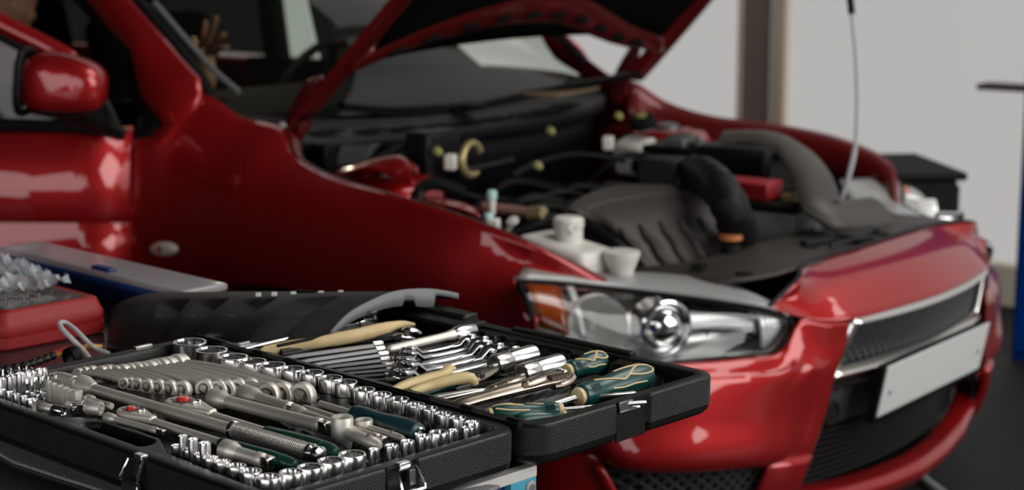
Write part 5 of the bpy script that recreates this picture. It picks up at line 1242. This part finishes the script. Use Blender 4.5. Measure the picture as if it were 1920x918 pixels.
screwdriver((0.0528, -0.1432, -0.003), (0.0559, -0.2706, -0.001), .0165, .085, 'flat', 'largest green and cream screwdriver, handle at the right end of the lid')
screwdriver((0.1482, -0.2303, -0.006), (0.148, -0.2934, -0.004), .0142, .012, 'flat', 'stubby dark green screwdriver behind the locking pliers, near the far wall of the lid')
t = screwdriver((0.0344, -0.085, -0.004), (0.0726, -0.0155, -0.004), .0115, .105, 'flat', 'slim green and cream screwdriver with its cream butt against the hinge')
MB().lathe([(.0088, dist((0.0344, -0.085, -0.004), (0.0726, -0.0155, -0.004)) - .007), (.0084, dist((0.0344, -0.085, -0.004), (0.0726, -0.0155, -0.004)) + .001), (.004, dist((0.0344, -0.085, -0.004), (0.0726, -0.0155, -0.004)) + .005)], 20, AX).build('butt_cap', M['cream'], t)
t = screwdriver((0.03, -0.0855, -0.01), (0.0501, -0.0319, -0.009), .0092, .10, 'flat', 'half-hidden green screwdriver tucked against the right wall of the lid', accents=False)
MB().lathe([(.006, dist((0.03, -0.0855, -0.01), (0.0501, -0.0319, -0.009)) - .010), (.0058, dist((0.03, -0.0855, -0.01), (0.0501, -0.0319, -0.009)) - .002), (.003, dist((0.03, -0.0855, -0.01), (0.0501, -0.0319, -0.009)) + .001)], 20, AX).build('butt_cap', M['cream'], t)
p, q = (0.0572, -0.1574, -0.006), (0.0211, -0.2078, -0.004)
t = tool('flat_file', 'flat bright steel blade lying in front of the largest screwdriver', 'blade', (0.051, -0.1505, -0.006), (0.0207, -0.2035, -0.005)); L = dist((0.051, -0.1505, -0.006), (0.0207, -0.2035, -0.005))
MB().box((0, -.0035, -.002), (L, .0035, .002)).build('blade', M['chrome_trim'], t, .001)
cav(CAV_L, (0.0366, -0.134, 0), (0.0089, -0.1892, 0), .005, -.016)
# long cream-handled pliers by the hinge at the far end, chrome jaws to the right
p, q = (0.463, -0.0147, 0), (0.4417, -0.2464, 0.002); L = dist(p, q)
t = tool('long_pliers', 'long pliers with worn cream upper handle and short chrome jaws', 'pliers', p, q)
hd = loc(t, (0.4764, -0.0152, -0.001), (0.4703, -0.0547, 0), (0.4514, -0.0917, 0.003), (0.4369, -0.1331, 0.006), (0.4326, -0.18, 0.008), (0.4323, -0.2175, 0.009), (0.4316, -0.238, 0.005))
MB().tube(cr(hd, 30), [.004] + [.0075] * 4 + [.0082] * 8 + [.0092] * 9 + [.0085, .008, .007, .006, .005, .004, .003, .002], 12, flat=(.8, 1)).build('upper_handle', M['wood'], t)
b = MB(); b.tube(cr(loc(t, (0.4584, -0.0282, 0.008), (0.4513, -0.0917, 0.01), (0.437, -0.1333, 0.013), (0.4322, -0.1658, 0.014)), 20), .0022, 6); b.build('dark_upper_edge', M['black'], t)
h4 = loc(t, (0.468, -0.0398, -0.006), (0.4601, -0.0987, -0.006), (0.4473, -0.1419, -0.005), (0.4275, -0.1798, -0.004), (0.4215, -0.2007, -0.003))
MB().tube(cr(h4, 20), .0085, 10, flat=(.9, .8)).build('lower_handle', M['case'], t)
j1 = loc(t, (0.4144, -0.1849, -0.002), (0.4085, -0.1955, 0), (0.4006, -0.2098, -0.004))
MB().tube(cr(j1, 8), [.008, .009, .009, .008, .007, .006, .004, .002], 8, flat=(1, .5)).build('jaw', M['chrome'], t)
j2 = loc(t, (0.4134, -0.201, 0.004), (0.4112, -0.2142, 0.005), (0.4021, -0.2228, 0))
MB().tube(cr(j2, 8), [.006, .009, .010, .0095, .009, .008, .006, .003], 8, flat=(1, .5)).build('jaw', M['chrome'], t)
c = loc(t, (0.3901, -0.1852, 0.009))[0]; MB().lathe([(.004, -.004), (.004, .002), (.002, .003)], 12, T(c)).build('pivot', M['steel'], t)
cav(CAV_L, p, q, .012, -.020); cav(CAV_L, (0.4465, -0.0228, 0), (0.4116, -0.1842, 0), .008, -.022); cav(CAV_L, (0.4231, -0.1899, 0), (0.4088, -0.2291, 0), .016, -.022)
# chrome flat bar half under the ribbed cover
p, q = (0.5064, -0.0038, -0.002), (0.5009, -0.221, 0.002); L = dist(p, q)
t = tool('chrome_bar', 'long chrome bar with squared end, half hidden under the ribbed cover', 'steel bar', p, q)
MB().box((0, -.0065, -.0045), (L - .022, .0065, .0045)).build('bar', M['chrome'], t, .002)
MB().box((L - .024, -.0085, -.006), (L, .0085, .006)).build('square_end', M['chrome_trim'], t, .002)
cav(CAV_L, p, q, .0095, -.016)
p, q = (0.5328, -0.0096, -0.004), (0.5505, -0.261, -0.004); L = dist(p, q)
t = tool('socket_bar', 'thin dark steel rod beside the chrome bar under the ribbed cover', 'steel bar', p, q)
MB().tube([(0, 0, 0), (L, 0, 0)], .0042, 10).build('rod', M['steel'], t)
cav(CAV_L, p, q, .006, -.016)
# bits of the lid insert: far flange with grab slot, deep corner
def lid_level(X, Y):
    k = np.clip((-Y - .283) / .004, 0, 1) * np.clip((X - .075) / .004, 0, 1)
    return -.0125 + .0095 * k
cav(CAV_L, (0.2921, -0.2781, 0), (0.2113, -0.2833, 0), .011, -.040, .004); cav(CAV_L, (0.3245, -0.2886, 0), (0.3168, -0.2877, 0), .004, -.02, .002)
cav(CAV_L, (.045, -.283), (.045, -.25), .026, -.036, .008); cav(CAV_L, (.115, -.268), (.35, -.274), .006, -.034, .004)
tray('lid_tray', .0125, .5885, -.3105, -.0225, lid_level, CAV_L, lid)
b = MB(); b.box((-.005, -.30, Z0 - .010), (.003, -.26, Z0 - .0)).build('corner_block', M['tray'], lid, .001) if False else None
# tabs that stand up from the far wall of the lid
for (a, c) in (((0.4976, -0.3056, 0), (0.419, -0.3162, 0)), ((0.2897, -0.3178, 0), (0.2785, -0.316, 0))):
    pass
MB().box((.40, -.327, Z0), (.58, -.300, Z0 + .012)).build('hinge_tab', M['case'], lid, .003)
MB().box((.375, -.318, Z0 - .002), (.56, -.270, Z0 + .006)).build('label_holder', M['case'], lid, .002)
MB().box((.125, -.3295, Z0 - .001), (.33, -.318, Z0 + .004)).build('closing_rib', M['case'], lid, .0012)

# ------------------------------------------------------------------ other things on the bench
# ribbed half-round cover lying across the far end of the lid
P1 = Vector((-0.2454, 2.1711, 0.906)); d2 = Vector((math.cos(R(50)), math.sin(R(50)), 0))
BL = cr([tuple(P1), (-0.3008, 2.1652, 0.906), (-0.3494, 2.1689, 0.903), (-0.4024, 2.1965, 0.895), (-0.4627, 2.2532, 0.88), (-0.5142, 2.3085, 0.866), (-0.5615, 2.3386, 0.858)], 200)
LC = sum((Vector(BL[i + 1]) - Vector(BL[i])).length for i in range(199)); d1 = (Vector(BL[-1]) - P1); d1.z = 0; d1.normalize()
prof = [(-.002, -.030), (.0, 0), (.018, .011), (.047, .024), (.097, .0365), (.139, .0405), (.192, .036), (.235, .026), (.263, .0165)]
prof = [(0, -.022), (.012, .0), (.047, .0225), (.097, .0345), (.139, .0385), (.192, .0335), (.235, .024), (.263, .0155)]
NA, NB = 200, 60
pf = cr(prof, NB)
rows = []
for i in range(NA):
    a = i / (NA - 1); x = a * LC
    base_p = Vector(BL[i]); zoff = -.004
    e = 1.0
    if a > .86: e = math.sqrt(max(0.0, 1 - ((a - .86) / .14) ** 2))
    r = []
    for j in range(NB):
        s, z = pf[j]; f = j / (NB - 1)
        g = 0.
        for k, gp in enumerate((.055, .130, .200, .262)):
            # curved grooves that die out towards the crown
            off = x - gp - .012 * f; wgt = max(0, min(1, (.50 - f) / .06))
            g += -.013 * wgt * max(0, min(1, (off + .003) / .003)) * max(0, min(1, (.044 - off) / .040))
        nrm = Vector((0, 0, 1)) if f > .3 else Vector((-d2.x * .7, -d2.y * .7, .5))
        aa = R(50 + 52 * a ** 1.5); dd = Vector((math.cos(aa), math.sin(aa), 0))
        q = base_p + dd * s + Vector((0, 0, (z + .0) * e + zoff - (1 - e) * .006)) + nrm * g
        q.z = max(q.z, .8525)
        r.append(tuple(q))
    rows.append(r)
cv = thing('ribbed_cover', 'black half-round plastic cover with curved grooves lying over the far end of the tool case', 'cover', T(tuple(P1)))
lc = [[tuple(Vector(q) - P1) for q in r] for r in rows]
MB().grid(lc).build('shell', M['cover'], cv, solid=.004, soff=-1, sharp=60)
# pale rim of the cut end: a band that follows the profile and gets deeper towards the crown
band_ = []
for j in range(4, NB):
    s, z = pf[j]; f = j / (NB - 1); w_ = .006 + .020 * min(1, f / .75) if f < .82 else .008
    if .60 < f < .68: w_ *= .62
    o_ = P1 + d2 * s + Vector((0, 0, z)) - P1
    inn = o_ + Vector((0, 0, -w_)) + d2 * (w_ * .5 * max(0, .6 - f))
    band_.append([tuple(o_ - d1 * .002), tuple(inn - d1 * .002)])
MB().grid(band_).build('rim_band', M['cover_edge'], cv, solid=.004)
cl = P1 + d2 * .09 + Vector((0, 0, .012)) - P1 + d1 * -.001
MB().box((-.008, -.006, -.006), (.008, .006, .008), T(tuple(cl)) @ rotz(.6)).build('clip', M['clear'], cv, .002)
for q in ((-0.3436, 2.288, 0.9425), (-0.3226, 2.2916, 0.9425), (-0.2971, 2.2951, 0.9425), (-0.26, 2.2986, 0.9425), (-0.2336, 2.3022, 0.9425)):
    MB().box((-.0035, -.003, -.003), (.0035, .003, .0018), T(tuple(Vector(q) - P1 + Vector((0, .01, -.0065))))).build('edge_clip', M['plate'], cv, .0005)
slot = P1 + d1 * .125 + d2 * .115 + Vector((0, 0, .0368 - .0125)) - P1
MB().box((-.016, -.002, -.001), (.016, .002, .003), T(tuple(slot + Vector((0, 0, .0035)))) @ rotz(math.atan2(d1.y, d1.x))).build('slot', M['black_soft'], cv)

# red plastic case
q0 = Vector((0.9042, 0.1018, -0.05)); 
rc_ = thing('red_case', 'red plastic case with a black printed label on its lid, left of the ribbed cover', 'case', BM @ T(.902, -.070, -.0535) @ rotz(R(0)))
b = MB()
def rr_(x0, x1, y0, y1, r, z):
    return [(x, y, z) for x, y in outline(x0, x1, y0, y1, r, 0)]
b.rings([rr_(.003, .26, .003, .169, .014, 0), rr_(0, .262, 0, .172, .016, .003), rr_(0, .262, 0, .172, .016, .018)], True, True); rb_ = b.build('lower_half', M['red_case'], rc_, sharp=40)
b = MB(); b.rings([rr_(.0015, .2605, .0015, .1705, .016, .018), rr_(0.001, .261, .001, .171, .016, .0192), rr_(0, .262, 0, .172, .016, .034), rr_(.003, .259, .003, .169, .014, .039), rr_(.007, .255, .008, .164, .012, .052), rr_(.012, .25, .013, .159, .010, .055), rr_(.018, .244, .019, .153, .008, .0535)], False, True); b.build('lid', M['red_case'], rc_, sharp=40)
b = MB(); b.prism([(.020, .021), (.242, .021), (.242, .151), (.020, .151)], .0537, .0546); lb = b.build('label', M['label'], rc_)
tx = MB()
for k in range(9):
    for j in range(14):
        if random.random() < .8: tx.box((.040 + k * .010, .060 + j * .006, .0546), (.0425 + k * .010, .0645 + j * .006, .0549))
tag(tx.build('small_print', M['paper'], lb), kind='stuff')
# crumpled clear plastic bag on the red case
rows = []
bg = Vector((1.00, -.01))
for i in range(26):
    r = []
    for j in range(26):
        x = (i / 25 - .5) * .20; y = (j / 25 - .5) * .15
        z = .012 + .030 * max(0, 1 - (x / .09) ** 2) * max(0, 1 - (y / .07) ** 2) + .020 * (random.random() - .4)
        r.append((x, y, max(.0035, z)))
    rows.append(r)
o = MB().grid(rows).build('plastic_bag', M['film'], None, sharp=14); o.matrix_world = BM @ T(1.085, .012, .0005)
tag(o, 'crumpled clear plastic bag lying on the red case', 'bag')
# flat organiser with clear lid and blue band
og = thing('organizer_box', 'flat blue organiser box with clear lid behind the red case', 'box', BM @ T(.915, -.290, -.0535))
MB().box((.0, .045, .0), (.46, .11, .036)).build('box', M['navy'], og, .006)
MB().box((-.055, .035, .040), (.47, .118, .052)).build('clear_lid', M['milky'], og, .004)
MB().box((-.004, .110, .031), (.46, .120, .041)).build('blue_band', M['blue'], og, .003)
MB().box((.14, .100, .052), (.19, .118, .058)).build('latch', M['navy'], og, .003)
for k in range(6): MB().box((.03 + k * .07, .052, .0362), (.08 + k * .07, .10, .0395)).build('compartment', M['pale_grey'], og, .004)
# braided cable with bare coloured wires
wr = thing('test_lead', 'black braided cable splitting into red and yellow wires beside the red case', 'cable', T(tuple((-0.6364, 2.2333, 0.855))))
o_ = Vector((-0.6364, 2.2333, 0.855))
sub = lambda pts: [tuple(Vector(p) - o_) for p in pts]
pth = cr(sub([(-0.7152, 2.1694, 0.857), (-0.6666, 2.1915, 0.857), (-0.6494, 2.2044, 0.858), (-0.6316, 2.2164, 0.86), (-0.6187, 2.2344, 0.862), (-0.6103, 2.2538, 0.863)]), 40)
MB().tube(pth, [.0052 + .0012 * math.sin(i * 1.9) for i in range(40)], 8).build('braided_sleeve', M['case'], wr)
MB().tube(cr(sub([(-0.612, 2.2498, 0.864), (-0.602, 2.2615, 0.867), (-0.5947, 2.2777, 0.866)]), 10), .0036, 8).build('red_lead', M['wire_red'], wr)
MB().tube(cr(sub([(-0.6119, 2.249, 0.862), (-0.6001, 2.2587, 0.864), (-0.5881, 2.2686, 0.866), (-0.5766, 2.3033, 0.862), (-0.5638, 2.3167, 0.858)]), 14), .0034, 8).build('yellow_lead', M['wire_yellow'], wr)
# grey wire loop
pts = [(-0.5667, 2.2613, 0.856), (-0.5774, 2.2686, 0.866), (-0.5874, 2.2623, 0.88), (-0.604, 2.2738, 0.892), (-0.6124, 2.2905, 0.897), (-0.608, 2.3014, 0.896), (-0.5943, 2.2974, 0.888), (-0.5785, 2.2895, 0.875), (-0.5671, 2.2941, 0.862), (-0.5467, 2.2892, 0.855)]
tag(MB().tube(cr(pts, 50), .0032, 8).build('wire_loop', M['wire_grey']), 'pale grey wire bent into a narrow loop standing in front of the red case', 'wire')
# black cable clip
b = MB(); m_ = T(tuple((-0.5862, 2.2482, 0.86))) @ rotz(R(50)) @ Matrix.Rotation(R(80), 4, 'Y'); b.lathe([(.010, -.006), (.015, -.006), (.016, 0), (.015, .006), (.010, .006), (.010, -.006)], 24, m_, False, False)
o = b.build('cable_ring', M['black'], None); tag(o, 'black plastic ring standing on the bench by the coloured wires', 'ring')

# ------------------------------------------------------------------ person in the near front seat
per = thing('person', 'dark-haired person in dark clothes sitting in the car, one hand raised behind the windshield', 'person', CAR.matrix_world.copy())
def skin(name, pts, edges, rad, m_, parent, sub=2):
    me = bpy.data.meshes.new(name); me.from_pydata(pts, edges, []); o = bpy.data.objects.new(name, me); COL.objects.link(o); o.parent = parent
    me.materials.append(m_)
    md = o.modifiers.new('skin', 'SKIN'); md.use_smooth_shade = True
    if not me.skin_vertices: me.skin_vertices.new()
    for v_, r in zip(me.skin_vertices[0].data, rad): v_.radius = (r, r) if not isinstance(r, tuple) else r
    me.skin_vertices[0].data[0].use_root = True
    s_ = o.modifiers.new('sub', 'SUBSURF'); s_.levels = sub; s_.render_levels = sub
    return o
HC = Vector((-2.706, -0.36, 1.221))                                # centre of the head
sh = HC + Vector((-.03, 0, -.27))
hip = Vector((sh.x - .06, -.36, .62))
bp_ = [tuple(hip), tuple(hip.lerp(sh, .5) + Vector((.02, 0, 0))), tuple(sh + Vector((0, 0, -.05))), tuple(sh + Vector((0, 0, .03))),
       tuple(sh + Vector((.0, -.18, -.02))), tuple(sh + Vector((.12, -.25, -.20))), tuple(sh + Vector((.35, -.16, -.14))),
       tuple(sh + Vector((.0, .18, -.02))), tuple(sh + Vector((.10, .24, -.22))), tuple(sh + Vector((.32, .16, -.24))),
       tuple(hip + Vector((.22, -.10, .02))), tuple(hip + Vector((.46, -.12, .03))), tuple(hip + Vector((.22, .10, .02))), tuple(hip + Vector((.46, .12, .03))), tuple(hip + Vector((.62, -.12, -.24))), tuple(hip + Vector((.62, .12, -.24)))]
skin('body', bp_, [(0, 1), (1, 2), (2, 3), (2, 4), (4, 5), (5, 6), (2, 7), (7, 8), (8, 9), (0, 10), (10, 11), (11, 14), (0, 12), (12, 13), (13, 15)],
     [.15, .14, .13, .07, .075, .055, .045, .075, .055, .045, .085, .065, .085, .065, .05, .05], M['cloth'], per)
# head in profile, facing forward (+u): built as one loop-stacked surface
hm = T(tuple(HC)) @ Matrix.Rotation(R(8), 4, 'Y')
hp = [(-.115, .020, .050, .045), (-.100, .028, .062, .055), (-.075, .036, .070, .060), (-.060, .042, .074, .062), (-.045, .047, .078, .066), (-.025, .052, .084, .070), (0, .056, .090, .074), (.03, .056, .095, .076), (.06, .048, .092, .074), (.085, .034, .078, .064), (.105, .018, .052, .045), (.115, .01, .02, .02)]
rows = []
for z, cx, a, w_ in hp:
    r = []
    for j in range(32):
        th = 2 * math.pi * j / 32; x = a * math.cos(th); y = w_ * math.sin(th) * (1 - .12 * max(0, math.cos(th)))
        if math.cos(th) > .85 and -.05 < z < .02: x += .016 * (math.cos(th) - .85) / .15 * (1 - abs(z + .022) / .035 if abs(z + .022) < .035 else 0)
        if math.cos(th) > .8 and -.075 < z < -.05: x += .005
        r.append((x - .01 + (cx - .045) * .5, y, z))
    rows.append(r)
rr2 = loft(rows, 32, 40, True)
head = MB().rings(rr2, True, True, hm).build('head', M['skin'], per, sharp=80)
MB().tube([tuple(hm @ Vector(q)) for q in ((.075, 0, .008), (.092, 0, -.010), (.103, 0, -.026), (.095, 0, -.036), (.080, 0, -.038))], [.008, .010, .013, .011, .006], 10).build('nose', M['skin'], head)
for s_ in (-1, 1):
    MB().tube([tuple(hm @ Vector(q)) for q in ((-.012, s_ * .074, .012), (-.020, s_ * .080, .0), (-.016, s_ * .079, -.016), (-.008, s_ * .074, -.028))], [.008, .011, .009, .006], 8).build('ear', M['skin'], head)
    MB().lathe([(.001, -.010), (.007, -.007), (.010, 0), (.007, .007), (.001, .010)], 12, hm @ T(.066, s_ * .032, .006)).build('eye', M['white_plastic'], head)
    MB().tube([tuple(hm @ Vector(q)) for q in ((.078, s_ * .016, .022), (.077, s_ * .034, .027), (.066, s_ * .050, .022))], [.004, .005, .003], 6).build('eyebrow', M['hair'], head)
MB().tube([tuple(hm @ Vector(q)) for q in ((.066, -.022, -.062), (.077, -.010, -.060), (.080, 0, -.060), (.077, .010, -.060), (.066, .022, -.062))], [.003, .006, .006, .006, .003], 8).build('lips', mat('lips', (.26, .09, .07), .5), head)
MB().tube([tuple(hm @ Vector((-.01, 0, -.06))), tuple(HC + Vector((-.02, 0, -.14))), tuple(sh + Vector((0, 0, .0)))], [.052, .054, .062], 16).build('neck', M['skin'], head)
hr = []
for z, cx, a, w_ in hp[4:]:
    r = []
    for j in range(32):
        th = 2 * math.pi * j / 32; k = 1.10
        x = a * k * math.cos(th); x = min(x, .050 if z > .05 else -.005 + .9 * max(0, z)); r.append((x - .016 + (cx - .045) * .5, w_ * k * math.sin(th), z + .006))
    hr.append(r)
MB().rings(loft(hr, 32, 20, True), True, True, hm).build('hair', M['hair'], head, sharp=80)
# raised hand with five spread fingers
pxs = dict(wr=(-1.877, -0.36, 1.037), pm=(-1.889, -0.36, 1.099), k1=(-1.92, -0.355, 1.121), k2=(-1.891, -0.36, 1.136), k3=(-1.861, -0.365, 1.135), k4=(-1.838, -0.37, 1.125))
W_ = Vector(pxs['wr']); elbow = sh + Vector((.33, -.0, -.22))
ha = [tuple(sh + Vector((.30, -.10, -.14))), tuple(W_ + Vector((-.05, 0, -.07))), tuple(W_), tuple(Vector(pxs['pm'])), tuple(Vector(pxs['pm']).lerp(Vector(pxs['k2']), .6))]
ed = [(0, 1), (1, 2), (2, 3), (3, 4)]; rd = [.042, .033, (.026, .020), (.034, .016), (.034, .014)]
hand = skin('raised_arm', ha[:3] + ha[3:], ed, rd, M['skin'], per)
for nm, base_, tip, rr3 in (('index_finger', (-1.912, -0.355, 1.116), (-1.893, -0.35, 1.191), .009), ('middle_finger', (-1.885, -0.36, 1.126), (-1.845, -0.355, 1.204), .009), ('ring_finger', (-1.86, -0.365, 1.124), (-1.808, -0.36, 1.161), .0085), ('little_finger', (-1.843, -0.37, 1.111), (-1.79, -0.365, 1.127), .0075), ('thumb', (-1.927, -0.35, 1.082), (-1.956, -0.34, 1.144), .010)):
    a = Vector(base_); c = Vector(tip); m_ = a.lerp(c, .5) + Vector((.008, -.006, .004)); a0 = a.lerp(Vector(pxs['pm']), .5)
    skin(nm, [tuple(a0), tuple(a), tuple(m_), tuple(a.lerp(c, .8) + Vector((.004, -.003, .0))), tuple(c)], [(0, 1), (1, 2), (2, 3), (3, 4)], [rr3 * 1.1, rr3 * 1.1, rr3, rr3 * .9, rr3 * .7], M['skin'], hand, 1)

bpy.context.view_layer.update()
